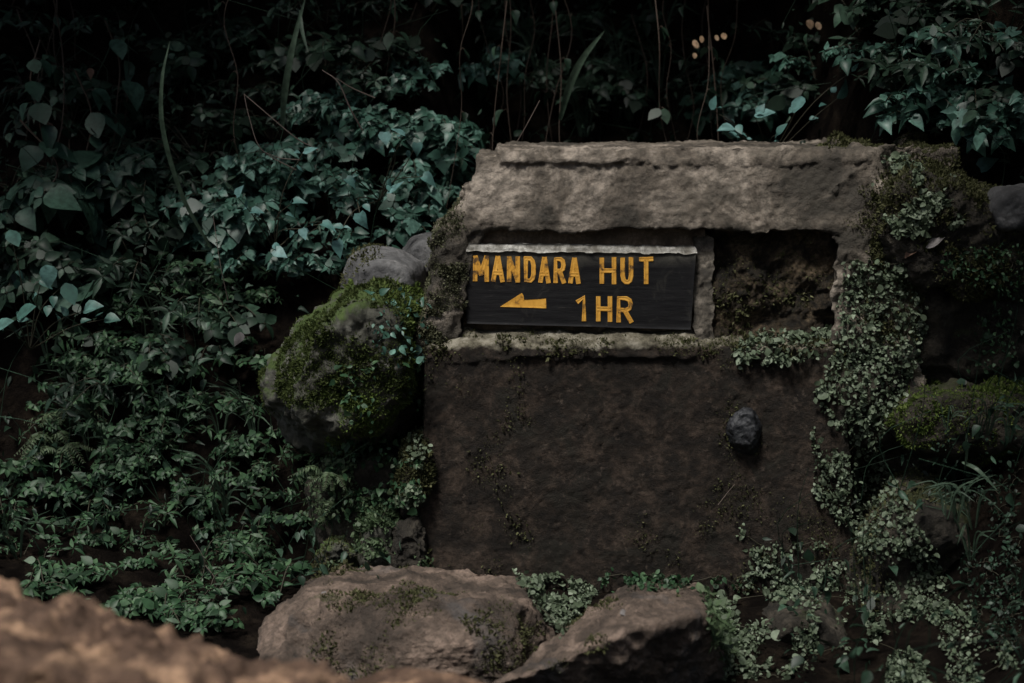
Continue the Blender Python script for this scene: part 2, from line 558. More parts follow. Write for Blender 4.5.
def board_mat():
    m, nt, b = new_mat('worn black paint')
    co = N(nt, 'ShaderNodeTexCoord').outputs['Object']
    mp = N(nt, 'ShaderNodeMapping')
    mp.inputs['Scale'].default_value = (1.5, 1, 16)
    nt.links.new(co, mp.inputs[0])
    grain = noise(nt, mp.outputs[0], 6, 8, 0.7)
    blot = noise(nt, co, 9, 8, 0.72, 0.8)
    c = ramp(nt, [(0.35, (0.007, 0.007, 0.008)), (0.62, (0.016, 0.016, 0.017)), (0.78, (0.06, 0.056, 0.05))], grain)
    sx = N(nt, 'ShaderNodeSeparateXYZ')
    nt.links.new(co, sx.inputs[0])
    # rain-washed dust along the upper edge of the board
    top = math_(nt, 'MULTIPLY', math_(nt, 'SUBTRACT', sx.outputs[2], BOARD_WORN_Z), 16, True)
    f = math_(nt, 'MULTIPLY', top, ramp(nt, [(0.36, (0, 0, 0)), (0.58, (1, 1, 1))], blot), True)
    c = mixc(nt, f, c, (0.12, 0.115, 0.095))
    c = mixc(nt, math_(nt, 'MULTIPLY', ramp(nt, [(0.56, (0, 0, 0)), (0.72, (1, 1, 1))], blot), 0.5), c, (0.07, 0.066, 0.055))
    sc = noise(nt, mp.outputs[0], 22, 4, 0.6)
    c = mixc(nt, math_(nt, 'MULTIPLY', ramp(nt, [(0.66, (0, 0, 0)), (0.74, (1, 1, 1))], sc), 0.35), c, (0.1, 0.09, 0.08))
    nt.links.new(c, b.inputs['Base Color'])
    b.inputs['Roughness'].default_value = 0.75
    b.inputs['Specular IOR Level'].default_value = 0.12
    bp = N(nt, 'ShaderNodeBump')
    bp.inputs['Strength'].default_value = 0.5
    bp.inputs['Distance'].default_value = 0.003
    nt.links.new(grain, bp.inputs['Height'])
    nt.links.new(bp.outputs[0], b.inputs['Normal'])
    return m


def paint_mat():
    m, nt, b = new_mat('orange yellow sign paint')
    co = N(nt, 'ShaderNodeTexCoord').outputs['Object']
    n1 = noise(nt, co, 30, 6, 0.7)
    c = ramp(nt, [(0.36, (0.10, 0.055, 0.02)), (0.47, (0.62, 0.30, 0.035)), (0.7, (0.80, 0.43, 0.07))], n1)
    nt.links.new(c, b.inputs['Base Color'])
    b.inputs['Roughness'].default_value = 0.6
    return m


# ------------------------------------------------------------------ ground and bank
def smooth01(t):
    t = np.clip(t, 0, 1)
    return t * t * (3 - 2 * t)


def ground_z(x, y):
    x = np.asarray(x, float); y = np.asarray(y, float)
    P = np.stack([x, y, np.zeros_like(x)], 1)
    foot = 0.45 + 0.55 * smooth01((x + 0.35) / 0.3) - 1.0 * smooth01((x - 0.95) / 0.35) + 0.12 * fbm(P, 1.3, 3, 3)
    # left: lower shoulder first
    t = (y - foot)
    z = 1.35 * np.clip(t, 0, 2.2) + 0.25 * smooth01(t / 0.3)
    z = z + 0.12 * np.clip(t - 2.2, 0, 40)
    rise_r = smooth01((x - 1.0) / 0.9) * smooth01((y + 1.3) / 1.4) * 0.75
    rise_l = smooth01((-x - 0.9) / 1.2) * smooth01((y + 1.2) / 1.6) * 0.25
    z = z + rise_r + rise_l
    z = z + 0.05 * fbm(P, 2.4, 4, 8) * np.clip(0.35 + np.clip(t, 0, 1), 0, 1) + 0.015 * fbm(P, 9, 3, 9)
    return z - 0.02


gx = np.concatenate([-np.geomspace(60, 3.2, 18), np.linspace(-3, 3, 151), np.geomspace(3.2, 60, 18)])
gy = np.concatenate([-np.geomspace(60, 4.6, 14), np.linspace(-4.4, 3.6, 180), np.geomspace(3.8, 60, 18)])
GX, GY = np.meshgrid(gx, gy)
GV = np.stack([GX.ravel(), GY.ravel(), ground_z(GX.ravel(), GY.ravel())], 1)
nx, ny = len(gx), len(gy)
ii, jj = np.meshgrid(np.arange(nx - 1), np.arange(ny - 1))
a = (jj * nx + ii).ravel()
GF = np.stack([a, a + 1, a + nx + 1, a + nx], 1)
g = link_mesh('ground', GV, GF, M['soil'])
tag(g, 'dark forest soil rising into a steep overgrown bank', 'ground', kind='structure')
keep(GV, GF)
GROUND_BVH = bvh_of([(GV, GF.tolist())])

# ------------------------------------------------------------------ stone marker
mk = empty('stone_marker', at(630, 590, 0.3), 'weathered concrete trail marker with a black sign board in its niche', 'trail marker')


def blk(name, front, back_Y, mat, label=None, parent=None, bz=None, **kw):
    """front: BL, BR, TR, TL as (px, py, Y); the back is the front pushed straight back to back_Y"""
    f = [at(*p) for p in front]
    b = []
    for i, p in enumerate(f):
        q = p.copy(); q[1] = back_Y
        if bz is not None and i >= 2: q[2] += bz
        b.append(q)
    V, F = rough_block(f + b, **kw)
    o = part(name, V, F, mat, parent or mk, label=label)
    keep(V, F)
    return o


def hexa(front, back_Y, bz=0.0, **kw):
    f = [at(*p) for p in front]
    b = []
    for i, p in enumerate(f):
        q = p.copy(); q[1] = back_Y
        if i >= 2: q[2] += bz
        b.append(q)
    return rough_block(f + b, **kw)


def ppart(name, V, F, mat, label=None):
    keep(V, F)
    return part(name, V, F, mat, mk, label=label)


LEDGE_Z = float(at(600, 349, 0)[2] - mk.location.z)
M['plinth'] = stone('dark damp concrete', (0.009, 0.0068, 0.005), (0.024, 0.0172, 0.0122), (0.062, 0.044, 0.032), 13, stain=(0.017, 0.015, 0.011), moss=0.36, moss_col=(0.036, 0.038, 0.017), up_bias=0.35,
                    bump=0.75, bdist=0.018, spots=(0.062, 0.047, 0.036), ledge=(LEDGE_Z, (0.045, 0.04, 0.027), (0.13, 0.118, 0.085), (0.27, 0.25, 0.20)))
V, F = fuse([hexa([(415, 628, -0.02), (858, 640, -0.02), (846, 346, 0.0), (425, 348, 0.0)], 0.16, 0.035, n=(60, 40, 6), rough=0.006, freq=6, seed=3, erode=0.012, fine=0),
             hexa([(424, 362, -0.010), (700, 360, -0.010), (700, 342, -0.002), (428, 343, -0.002)], 0.12, 0.03, n=(60, 6, 8), rough=0.010, freq=18, seed=5, erode=0.012, fine=0)],
            0.0075, 2, 0.0018, 16, 0.0028, 3)
ppart('plinth', V, F, M['plinth'])
blk('core', [(440, 640, 0.15), (858, 640, 0.15), (858, 185, 0.17), (492, 185, 0.17)], 0.85, M['recess'],
    n=(60, 60, 10), rough=0.012, freq=11, seed=7, erode=0.03, fine=0.004)
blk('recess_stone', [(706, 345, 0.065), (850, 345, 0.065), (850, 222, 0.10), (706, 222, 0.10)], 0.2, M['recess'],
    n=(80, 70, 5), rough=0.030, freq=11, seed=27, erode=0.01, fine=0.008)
blk('back_panel', [(462, 338, 0.10), (706, 338, 0.10), (706, 226, 0.085), (462, 226, 0.085)], 0.2, M['wall'],
    n=(60, 30, 4), rough=0.004, freq=14, seed=8, erode=0.004)
V, F = fuse([hexa([(462, 229, 0.045), (841, 230, 0.03), (882, 152, 0.105), (478, 160, 0.105)], 0.8, n=(60, 20, 20), rough=0.006, freq=7, seed=15, erode=0.012, fine=0),
             hexa([(500, 162, 0.083), (872, 160, 0.083), (884, 149, 0.108), (497, 151, 0.108)], 0.8, n=(80, 6, 20), rough=0.005, freq=12, seed=16, erode=0.008, fine=0),
             hexa([(414, 360, 0.0), (452, 358, 0.025), (476, 226, 0.05), (440, 235, 0.045)], 0.6, n=(16, 40, 20), rough=0.016, freq=10, seed=13, erode=0.02, fine=0.003),
             hexa([(436, 245, 0.04), (474, 245, 0.045), (506, 164, 0.105), (466, 190, 0.085)], 0.34, n=(16, 40, 20), rough=0.012, freq=10, seed=23, erode=0.02, fine=0.003),
             hexa([(832, 356, 0.015), (910, 380, 0.02), (950, 156, 0.12), (838, 190, 0.045)], 0.7, n=(30, 50, 20), rough=0.03, freq=8, seed=14, erode=0.03, fine=0.006),
             hexa([(846, 210, 0.06), (940, 230, 0.06), (945, 160, 0.14), (862, 151, 0.12)], 0.75, n=(30, 20, 20), rough=0.02, freq=9, seed=24, erode=0.02, fine=0.004)],
            0.0075, 3, 0.005, 13, 0.0042, 15)
SURROUND = (V, F)
ppart('surround', V, F, M['cap'])
blk('mortar_strip', [(467, 250.5, 0.047), (697, 252.5, 0.050), (694, 247.5, 0.054), (470, 244, 0.052)], 0.165, M['mortar'],
    n=(110, 5, 6), rough=0.003, freq=24, seed=11, erode=0.003, fine=0.001)
blk('divider', [(696, 338, 0.06), (712, 338, 0.06), (711, 240, 0.075), (697, 240, 0.075)], 0.19, M['divider'],
    n=(10, 50, 6), rough=0.006, freq=18, seed=12, erode=0.008)

# embedded black stone
sp = []
for (px, py) in [(724, 424), (734, 407), (752, 401), (763, 428), (757, 456), (738, 458), (725, 444)]:
    sp.append(at(px, py, 0.02))
for (px, py) in [(731, 428), (742, 414), (753, 412), (756, 430), (750, 445), (736, 444)]:
    sp.append(at(px, py, -0.055))
for q in list(sp[:7]):
    q = q.copy(); q[1] = 0.1; sp.append(q)
V, F = rock(sp, 6, 30, 0.007, 13, 0.002, 21)
part('set_stone', V, F, M['black_stone'], mk, label='black stone sticking out of the concrete face')

# sign board
BY = 0.055
bc = [at(466, 324, BY), at(691, 330, BY), at(697, 251.5, BY), at(465.5, 249, BY)]
BOARD_WORN_Z = float((bc[2][2] + bc[3][2]) / 2 - mk.location.z - 0.055)
bb = [p + np.array([0, 0.035, 0]) for p in bc]
V, F = rough_block(bc + bb, n=(60, 24, 3), rough=0.0008, freq=9, seed=30, erode=0.003, fine=0.0003)
# the letters' groove rims stand a hair off the face
board = part('sign_board', V, F, board_mat(), mk, label='black painted wooden board with orange lettering')
PAINT = paint_mat()


def zp(zx, zy):
    return 450 + zx / 3.9385, 230 + zy / 3.9385


def stroke(mb, pts, w, closed=False):
    """a routed stroke: flat rims and a sunk middle; pts are board-plane points"""
    P = np.array(pts, float)
    n = len(P)
    T = np.zeros_like(P)
    for i in range(n):
        if closed:
            d = unit(P[(i + 1) % n] - P[i]) + unit(P[i] - P[i - 1])
        elif i == 0: d = P[1] - P[0]
        elif i == n - 1: d = P[-1] - P[-2]
        else: d = unit(P[i + 1] - P[i]) + unit(P[i] - P[i - 1])
        T[i] = unit(d)
    Nn = np.stack([-T[:, 2], np.zeros(n), T[:, 0]], 1)
    if not closed:
        P[0] -= T[0] * w * 0.42; P[-1] += T[-1] * w * 0.42
    prof = [(-.5, .0), (-.5, -.0014), (-.36, -.0018), (0, -.0009), (.36, -.0018), (.5, -.0014), (.5, .0)]
    V = np.concatenate([P + Nn * (a * w) + np.array([0, b, 0]) for a, b in prof]).reshape(len(prof), n, 3)
    F = []
    m = n if closed else n - 1
    for r in range(len(prof) - 1):
        for i in range(m):
            j = (i + 1) % n
            F.append((r * n + i, r * n + j, (r + 1) * n + j, (r + 1) * n + i))
    mb.add(V.reshape(-1, 3), np.array(F))


def letter(ch, x0, x1, y0t, y0b, y1t, y1b, w=0.0138):
    """stroke-drawn capital in the zoomed picture's box; slant of the line kept"""
    mb = MB()

    def q(u, v):
        x = x0 + (x1 - x0) * u
        yt = y0t + (y1t - y0t) * u
        yb = y0b + (y1b - y0b) * u
        px, py = zp(x, yt + (yb - yt) * v)
        return at(px, py, BY)
    S = {
        'M': [[(0, 1), (0.03, 0)], [(0.05, 0), (.5, .72)], [(.5, .72), (.95, 0)], [(.97, 0), (1, 1)]],
        'A': [[(0, 1), (.46, 0)], [(.54, 0), (1, 1)], [(.2, .68), (.8, .68)]],
        'N': [[(0, 1), (0, 0)], [(0.04, 0.02), (.96, .98)], [(1, 1), (1, 0)]],
        'D': [[(0, 0), (0, 1), (.6, 1), (.88, .88), (1, .68), (1, .32), (.88, .12), (.6, 0), (0, 0)]],
        'R': [[(0, 1), (0, 0), (.62, 0), (.9, .08), (1, .26), (.9, .44), (.62, .53), (.04, .53)], [(.5, .53), (1, 1)]],
        'H': [[(0, 0), (0, 1)], [(1, 0), (1, 1)], [(.06, .5), (.94, .5)]],
        'U': [[(0, 0), (0, .72), (.12, .92), (.36, 1), (.64, 1), (.88, .92), (1, .72), (1, 0)]],
        'T': [[(0, 0), (1, 0)], [(.5, .04), (.5, 1)]],
        '1': [[(.0, .2), (.72, 0.02), (.72, 1)]],
    }[ch]
    for si, s in enumerate(S):
        pts = [q(*p) - np.array([0, 0.00022 * si, 0]) for p in s]
        # subdivide the straight runs so corners mitre tidily
        stroke(mb, pts, w)
    V, F = mb.vf()
    part('letter', V, F, PAINT, board, smooth=False)


hw = 10
for ch, a0, a1 in (('M', 92, 152), ('A', 164, 213), ('N', 226, 274), ('D', 292, 336), ('A', 350, 394), ('R', 409, 454), ('A', 468, 512)):
    dy = (a0 - 92) * 0.022
    letter(ch, a0 + hw - 3, a1 - hw + 3, 108 + dy, 194 + dy, 108 + dy, 196 + dy)
for ch, a0, a1 in (('H', 588, 656), ('U', 670, 723), ('T', 742, 803)):
    letter(ch, a0 + hw, a1 - hw, 116, 204, 114, 206)
letter('1', 506, 536, 263, 350, 263, 352)
letter('H', 574, 640, 268, 352, 268, 354) if False else letter('H', 584, 630, 268, 352, 268, 354)
letter('R', 664, 712, 268, 356, 270, 358)
# arrow: a half-barbed flight pointing left
ap = [at(*zp(x, y), BY) for x, y in [(198, 302), (283, 248), (287, 276), (378, 270), (379, 308)]]
c0 = sum(ap) / 5
Vf = [p + np.array([0, -.0016, 0]) for p in ap]
Vi = [c0 + (p - c0) * 0.72 + np.array([0, -.0010, 0]) for p in ap]
Vb = list(ap)
V = np.array(Vf + Vi + Vb)
F = []
for i in range(5):
    j = (i + 1) % 5
    F += [(i, j, 5 + j, 5 + i), (i, 10 + i, 10 + j, j)]
F += [(5, 6, 7), (5, 7, 9), (7, 8, 9)]
part('arrow', V, F, PAINT, board, smooth=False)

# ------------------------------------------------------------------ boulders
rng = np.random.default_rng(7)


def outline_rock(outline, Y, thick, inset=0.62, Yback=None):
    c = np.mean(np.array(outline, float), 0)
    P = [at(px, py, Y) for px, py in outline]
    for px, py in outline:
        P.append(at(*(c + (np.array((px, py)) - c) * inset), Y - thick / 2))
        p = at(*(c + (np.array((px, py)) - c) * inset), Y); p[1] = Y + thick / 2
        P.append(p)
    return P


def add_moss(root, V, F, mat, n, size, cond, seed=0, name='moss', lift=0.002, box=None):
    """thousands of small tufts on the surface where cond(P, N) > random"""
    r = np.random.default_rng(seed)
    F = np.asarray(F)
    if F.shape[1] == 4: F = np.concatenate([F[:, :3], F[:, [0, 2, 3]]])
    A, B, C = V[F[:, 0]], V[F[:, 1]], V[F[:, 2]]
    cr = np.cross(B - A, C - A)
    area = np.linalg.norm(cr, axis=1)
    if box:
        (bx0, bx1, by0, by1) = box
        area = area * ((A[:, 0] > bx0) & (A[:, 0] < bx1) & (A[:, 1] > by0) & (A[:, 1] < by1)) + 1e-15
    fi = r.choice(len(F), n, p=area / area.sum())
    u, v = r.random(n), r.random(n)
    sw = u + v > 1
    u[sw], v[sw] = 1 - u[sw], 1 - v[sw]
    P = A[fi] + (B[fi] - A[fi]) * u[:, None] + (C[fi] - A[fi]) * v[:, None]
    Nm = unit(cr[fi])
    k = cond(P, Nm) > r.random(n)
    P, Nm = P[k], Nm[k]
    if len(P) == 0: return None
    clump = 0.6 + 0.9 * np.clip(fbm(P, 22, 2, seed + 3) + 0.4, 0, 1.2)
    tip = unit(Nm * 0.9 + r.normal(0, 0.55, P.shape) + np.array([0, 0, 0.15]))
    nr = unit(np.cross(tip, r.normal(0, 1, P.shape)))
    mb = MB()
    mb.leaves(TINY, P + Nm * lift, tip, nr, size * clump * r.uniform(0.6, 1.3, len(P)))
    V2, F2 = mb.vf()
    return tag(part(name, V2, F2, mat, root, smooth=False), kind='stuff')


def boulder(name, pts, mat, label, cat='boulder', moss=None, static=True, **kw):
    V, F = rock(pts, **kw)
    base = V.mean(0); base[2] = V[:, 2].min()
    root = empty(name, base, label, cat)
    part('stone_body', V, F, mat, root)
    if static: keep(V, F)
    if moss:
        add_moss(root, V, F, *moss)
    return root, V, F


def pcond(thr, freq, seed, up=0.4, soft=4.0):
    return lambda P, Nm: np.clip((fbm(P, freq, 3, seed) + up * Nm[:, 2] - thr) * soft, 0, 1)


def xcond(f):
    return f


# mossy boulder left of the marker
o = [(342, 280), (292, 316), (262, 366), (257, 405), (286, 446), (340, 470), (400, 450), (430, 400), (434, 325), (424, 292), (390, 276)]
_last = boulder('mossy_boulder', outline_rock(o, 0.20, 0.62), M['moss_rock'], 'big rounded boulder under bright green moss left of the marker',
        sub=7, p=34, amp=0.032, freq=4, fine=0.011, seed=2, ridged=0.010,
        moss=(M['dull_moss'], 90000, 0.009, pcond(-0.35, 4.5, 3, 0.3, 2.4), 5))
MB_ROOT, MB_V, MB_F = _last
add_moss(MB_ROOT, MB_V, MB_F, M['moss'], 90000, 0.012, lambda P, Nm: np.clip((fbm(P, 4, 3, 93) + 0.15 + 0.3 * Nm[:, 2]) * 3, 0, 1) * np.clip((P[:, 0] + 0.58 + 0.1 * fbm(P, 7, 3, 94)) * 8, 0, 1), 15)
o = [(334, 286), (346, 254), (374, 242), (402, 247), (430, 262), (434, 330), (380, 335), (340, 322)]
boulder('grey_boulder', outline_rock(o, 0.38, 0.5), M['grey_rock'], 'smooth grey rock with a bluish sheen behind the mossy boulder top',
        sub=6, p=14, amp=0.012, freq=5, fine=0.002, seed=4, moss=(M['olive_moss'], 4000, 0.009, pcond(0.2, 6, 3, 0.3, 3), 57))
o = [(396, 252), (410, 234), (432, 229), (450, 240), (450, 290), (405, 290)]
boulder('grey_boulder', outline_rock(o, 0.62, 0.4), M['grey_rock'], 'small brownish grey rock tucked against the marker behind the others',
        sub=6, p=14, amp=0.012, freq=5, fine=0.002, seed=6)
# stones below the mossy boulder
o = [(300, 480), (330, 440), (400, 435), (430, 470), (430, 600), (330, 600)]
boulder('dark_boulder', outline_rock(o, 0.28, 0.45), M['dark_rock'], 'dark shadowed rock wedged under the mossy boulder', sub=6, amp=0.03, freq=5, fine=0.006, seed=8)
o = [(313, 556), (322, 540), (345, 535), (358, 552), (352, 585), (320, 585)]
boulder('rock', outline_rock(o, 0.0, 0.2), M['moss_rock'], 'small dull green rock just behind the flat brown boulder', 'rock', sub=6, p=30, amp=0.018, freq=9, fine=0.006, seed=9, moss=(M['olive_moss'], 3000, 0.010, pcond(-0.1, 9, 3, 0.3, 3), 55))
o = [(386, 552), (396, 528), (416, 522), (430, 545), (428, 585), (388, 585)]
boulder('rock', outline_rock(o, -0.02, 0.2), M['dark_rock'], 'small dark rock at the bottom left corner of the plinth', 'rock', sub=6, p=40, amp=0.018, freq=9, fine=0.006, seed=10, moss=(M['olive_moss'], 2500, 0.010, pcond(0.0, 9, 3, 0.3, 3), 56))
o = [(352, 560), (362, 520), (385, 505), (404, 520), (404, 580), (356, 580)]
boulder('rock', outline_rock(o, 0.05, 0.22), M['moss_rock'], 'small rock under fluffy green moss beside the plinth corner', 'rock', sub=5, amp=0.01, freq=9, fine=0.003, seed=12,
        moss=(M['fern'], 9000, 0.016, pcond(-0.55, 9, 3, 0.3, 3), 5))
o = [(398, 470), (408, 440), (426, 430), (434, 470), (432, 520), (402, 520)]
boulder('rock', outline_rock(o, 0.06, 0.2), M['dark_rock'], 'narrow rock with olive moss against the left side of the plinth', 'rock', sub=5, amp=0.012, freq=9, fine=0.003, seed=13,
        moss=(M['olive_moss'], 7000, 0.012, pcond(-0.4, 9, 3, 0.3, 3), 6))

# flat brown boulder in front
P = [at(322, 574, -0.22), at(350, 563, -0.2), at(430, 560, -0.18), at(505, 564, -0.2), at(548, 584, -0.3),
     at(246, 650, -0.5), at(268, 612, -0.42), at(330, 600, -0.55), at(440, 602, -0.64), at(525, 604, -0.62), at(562, 630, -0.5),
     at(262, 668, -0.62), at(400, 640, -0.76), at(515, 640, -0.74), at(562, 665, -0.6),
     at(250, 720, -0.62), at(560, 720, -0.66), at(400, 720, -0.8), at(350, 640, -0.1), at(520, 640, -0.1)]
boulder('flat_boulder', P, M['brown_rock'], 'wide flat reddish brown boulder lying in front of the plinth', sub=7, p=30, amp=0.022, freq=4, fine=0.009, seed=15, ridged=0.006,
        moss=(M['olive_moss'], 40000, 0.008, pcond(0.52, 5, 13, 0.25, 8), 7))
# wedge boulder
P = [at(478, 690, -1.0), at(540, 655, -0.85), at(600, 614, -0.6), at(624, 584, -0.48), at(662, 580, -0.46), at(702, 586, -0.48), at(722, 612, -0.58),
     at(560, 664, -0.98), at(622, 632, -0.92), at(700, 612, -0.82), at(722, 645, -0.72), at(728, 700, -0.6), at(690, 740, -0.62), at(600, 740, -0.68), at(500, 740, -0.8),
     at(560, 720, -0.45), at(710, 700, -0.35)]
boulder('wedge_boulder', P, M['brown_rock'], 'wedge shaped brown boulder with a pale ridge and dark front, lower centre', sub=7, p=40, amp=0.014, freq=5, fine=0.008, seed=17, ridged=0.004,
        moss=(M['olive_moss'], 30000, 0.008, pcond(0.45, 6, 23, 0.0, 8), 8))
# near, out of focus
P = [at(-220, 618, -1.95), at(-80, 580, -1.8), at(0, 586, -1.82), at(50, 602, -1.85), at(95, 618, -1.9), at(130, 627, -1.95), at(205, 627, -1.95), at(262, 644, -2.0), at(305, 660, -2.05), at(350, 686, -2.05),
     at(0, 656, -2.35), at(150, 680, -2.35), at(280, 706, -2.25), at(352, 764, -2.1)]
P += [np.array([-1.4, -1.6, 0]), np.array([-0.4, -1.7, 0]), np.array([-1.1, -2.5, 0]), np.array([-0.35, -2.3, 0.0])]
boulder('foreground_boulder', P, M['warm_rock'], 'blurred ochre brown boulder close to the viewer at bottom left', sub=7, p=34, amp=0.026, freq=6, fine=0.013, seed=19, ridged=0.012, static=False)
P = [at(345, 682, -1.7), at(400, 669, -1.7), at(450, 672, -1.72), at(495, 694, -1.75), at(350, 760, -1.85), at(480, 760, -1.85), at(420, 700, -1.95), at(420, 760, -1.5)]
P += [np.array([-0.3, -1.6, 0]), np.array([-0.05, -1.8, 0])]
boulder('foreground_boulder', P, M['warm_rock'], 'low blurred brown rock tip at the bottom edge right of the ochre boulder', sub=6, p=20, amp=0.012, freq=9, fine=0.004, seed=20, static=False)

# rock pile right of the marker
o = [(848, 180), (872, 150), (900, 141), (930, 150), (972, 168), (1010, 195), (1070, 230), (1080, 340), (960, 330), (880, 300), (848, 240)]
boulder('mossy_boulder', outline_rock(o, 0.28, 0.7), M['dark_rock'], 'mossy mound of rock on the marker top right corner', sub=7, p=14, amp=0.035, freq=5, fine=0.010, seed=31,
        moss=(M['olive_moss'], 80000, 0.011, pcond(-0.32, 4.5, 33, 0.5, 3), 9))
o = [(972, 210), (988, 184), (1024, 178), (1075, 188), (1080, 250), (985, 240)]
boulder('grey_boulder', outline_rock(o, 0.12, 0.35), M['grey_rock'], 'pale blue grey rock at the right edge on top of the mound', sub=6, p=14, amp=0.012, freq=6, fine=0.003, seed=32)
o = [(850, 300), (900, 262), (980, 270), (1080, 300), (1090, 420), (960, 400), (870, 380)]
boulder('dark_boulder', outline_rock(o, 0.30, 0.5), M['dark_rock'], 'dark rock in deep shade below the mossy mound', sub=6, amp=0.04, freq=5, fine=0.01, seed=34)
o = [(872, 420), (905, 388), (960, 380), (1060, 392), (1090, 450), (1000, 470), (900, 460)]
boulder('mossy_boulder', outline_rock(o, 0.05, 0.4), M['dark_rock'], 'low jutting rock with dull green moss right of the pale creeper', sub=6, amp=0.03, freq=6, fine=0.008, seed=35,
        moss=(M['moss'], 20000, 0.010, pcond(-0.1, 6, 43, 0.45, 3), 10))
o = [(836, 560), (870, 480), (920, 470), (980, 520), (1080, 560), (1100, 740), (850, 740), (822, 650)]
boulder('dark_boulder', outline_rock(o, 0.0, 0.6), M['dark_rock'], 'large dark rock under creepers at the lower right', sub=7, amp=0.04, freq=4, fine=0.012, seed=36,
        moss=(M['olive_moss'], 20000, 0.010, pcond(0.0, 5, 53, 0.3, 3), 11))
o = [(905, 520), (925, 500), (958, 505), (965, 545), (930, 560), (908, 548)]
boulder('rock', outline_rock(o, -0.26, 0.2), M['dark_rock'], 'small dark brown rock jutting from the shade at lower right', 'rock', sub=5, amp=0.015, freq=8, fine=0.004, seed=37)
o = [(740, 650), (770, 600), (830, 590), (870, 640), (870, 740), (740, 740)]
boulder('dark_boulder', outline_rock(o, -0.2, 0.5), M['dark_rock'], 'dark rock under leafy creepers right of the wedge boulder', sub=6, amp=0.03, freq=5, fine=0.008, seed=38)

o = [(818, 360), (850, 322), (905, 325), (925, 380), (910, 450), (860, 470), (826, 440)]
boulder('dark_boulder', outline_rock(o, 0.12, 0.3), M['dark_rock'], 'lumpy dark rock hidden under the pale creeper at the right end of the ledge', sub=6, p=14, amp=0.025, freq=7, fine=0.008, seed=42,
        moss=(M['olive_moss'], 12000, 0.010, pcond(-0.2, 6, 83, 0.3, 3), 13))
o = [(856, 262), (905, 225), (985, 215), (1110, 235), (1130, 480), (1120, 740), (880, 740), (846, 560), (850, 400)]
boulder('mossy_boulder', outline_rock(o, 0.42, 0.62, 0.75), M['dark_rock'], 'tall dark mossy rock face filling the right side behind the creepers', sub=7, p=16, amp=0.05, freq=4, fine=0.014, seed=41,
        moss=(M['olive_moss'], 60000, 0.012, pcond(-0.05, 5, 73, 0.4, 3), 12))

# tufts on the marker itself
by_name = {}
for ob in mk.children: by_name.setdefault(ob.name.split('.')[0], []).append(ob)


def part_vf(ob):
    V = np.array([v.co[:] for v in ob.data.vertices]) + np.array(mk.location)
    F = np.array([(list(p.vertices) * 2)[:4] if len(p.vertices) == 4 else list(p.vertices) + [p.vertices[-1]] for p in ob.data.polygons])
    return V, F


V, F = part_vf(by_name['plinth'][0])
base_z = mk.location.z
tri = lambda F: np.array([f[:3] for f in F.tolist()] + [[f[0], f[2], f[3]] for f in F.tolist() if len(f) == 4])
add_moss(mk, V, F, M['olive_moss'], 60000, 0.009, lambda P, Nm: np.clip((fbm(P, 10, 3, 61) + 0.12) * 2, 0, 1) * (P[:, 2] - base_z > LEDGE_Z - 0.012 + 0.02 * fbm(P, 14, 2, 66)), 20, box=(-2, 2, -0.1, 0.08))
add_moss(mk, V, F, M['olive_moss'], 26000, 0.007, lambda P, Nm: np.clip((fbm(P, 4, 4, 64) - 0.40 + 0.5 * np.clip(P[:, 0] - 0.75, 0, 1) + 9 * np.clip(-0.235 - P[:, 0], 0, 0.05) + np.clip(0.12 - (P[:, 2] - base_z), 0, 1) * 3) * 2, 0, 1) * (Nm[:, 1] < -0.4), 23, box=(-2, 2, -0.2, 0.05))
V, F = part_vf(by_name['recess_stone'][0])
add_moss(mk, V, F, M['olive_moss'], 9000, 0.009, lambda P, Nm: np.clip((fbm(P, 11, 3, 71) + 0.5 * Nm[:, 2] - 0.05) * 2.5, 0, 1) * (Nm[:, 1] < 0.2), 25)
V, F = SURROUND
F = np.array([f if len(f) == 4 else f + [f[-1]] for f in F])
add_moss(mk, V, F, M['grey_moss'], 90000, 0.008, lambda P, Nm: np.clip((fbm(P, 9, 3, 62) + 0.2) * 1.6, 0, 1) * np.clip((-0.135 - P[:, 0] + 0.02 * fbm(P, 15, 2, 68)) * 30, 0, 1) * np.clip((1.27 - P[:, 2] - 0.3 * (P[:, 0] + 0.2)) * 6, 0, 1) * (P[:, 0] < 0), 21, box=(-1, -0.08, -1, 0.35))
add_moss(mk, V, F, M['olive_moss'], 90000, 0.010, lambda P, Nm: np.clip((fbm(P, 6, 3, 63) + 0.05 + 0.4 * Nm[:, 2]) * 2.2, 0, 1) * np.clip((P[:, 0] - 1.03 + 0.10 * fbm(P, 9, 3, 67)) * 14, 0, 1), 22, box=(0.9, 2, -1, 0.6))

ALL_BVH = bvh_of(STATIC)


# ------------------------------------------------------------------ creepers that lie on the rocks
def in_poly(px, py, poly):
    inside = False
    n = len(poly)
    for i in range(n):
        x1, y1 = poly[i]; x2, y2 = poly[i - 1]
        if (y1 > py) != (y2 > py) and px < (x2 - x1) * (py - y1) / (y2 - y1) + x1: inside = not inside
    return inside


def surface_points(poly, n, r, thr=-0.3, nfreq=0.03, seed=0, bvh=None):
    poly = np.array(poly, float)
    lo, hi = poly.min(0), poly.max(0)
    out = []
    tries = 0
    while len(out) < n and tries < n * 40:
        tries += 1
        px, py = lo + (hi - lo) * r.random(2)
        if not in_poly(px, py, poly): continue
        if fbm(np.array([[px * nfreq, py * nfreq, seed]]), 1.0, 3, seed)[0] < thr + 0.35 * (r.random() - 0.5): continue
        hit = (bvh or ALL_BVH).ray_cast(Vector(CAM), Vector(ray(px, py)))
        if hit[0] is None: continue
        nn = np.array(hit[1])
        if nn @ ray(px, py) > 0: nn = -nn
        out.append((np.array(hit[0]), nn))
    return out


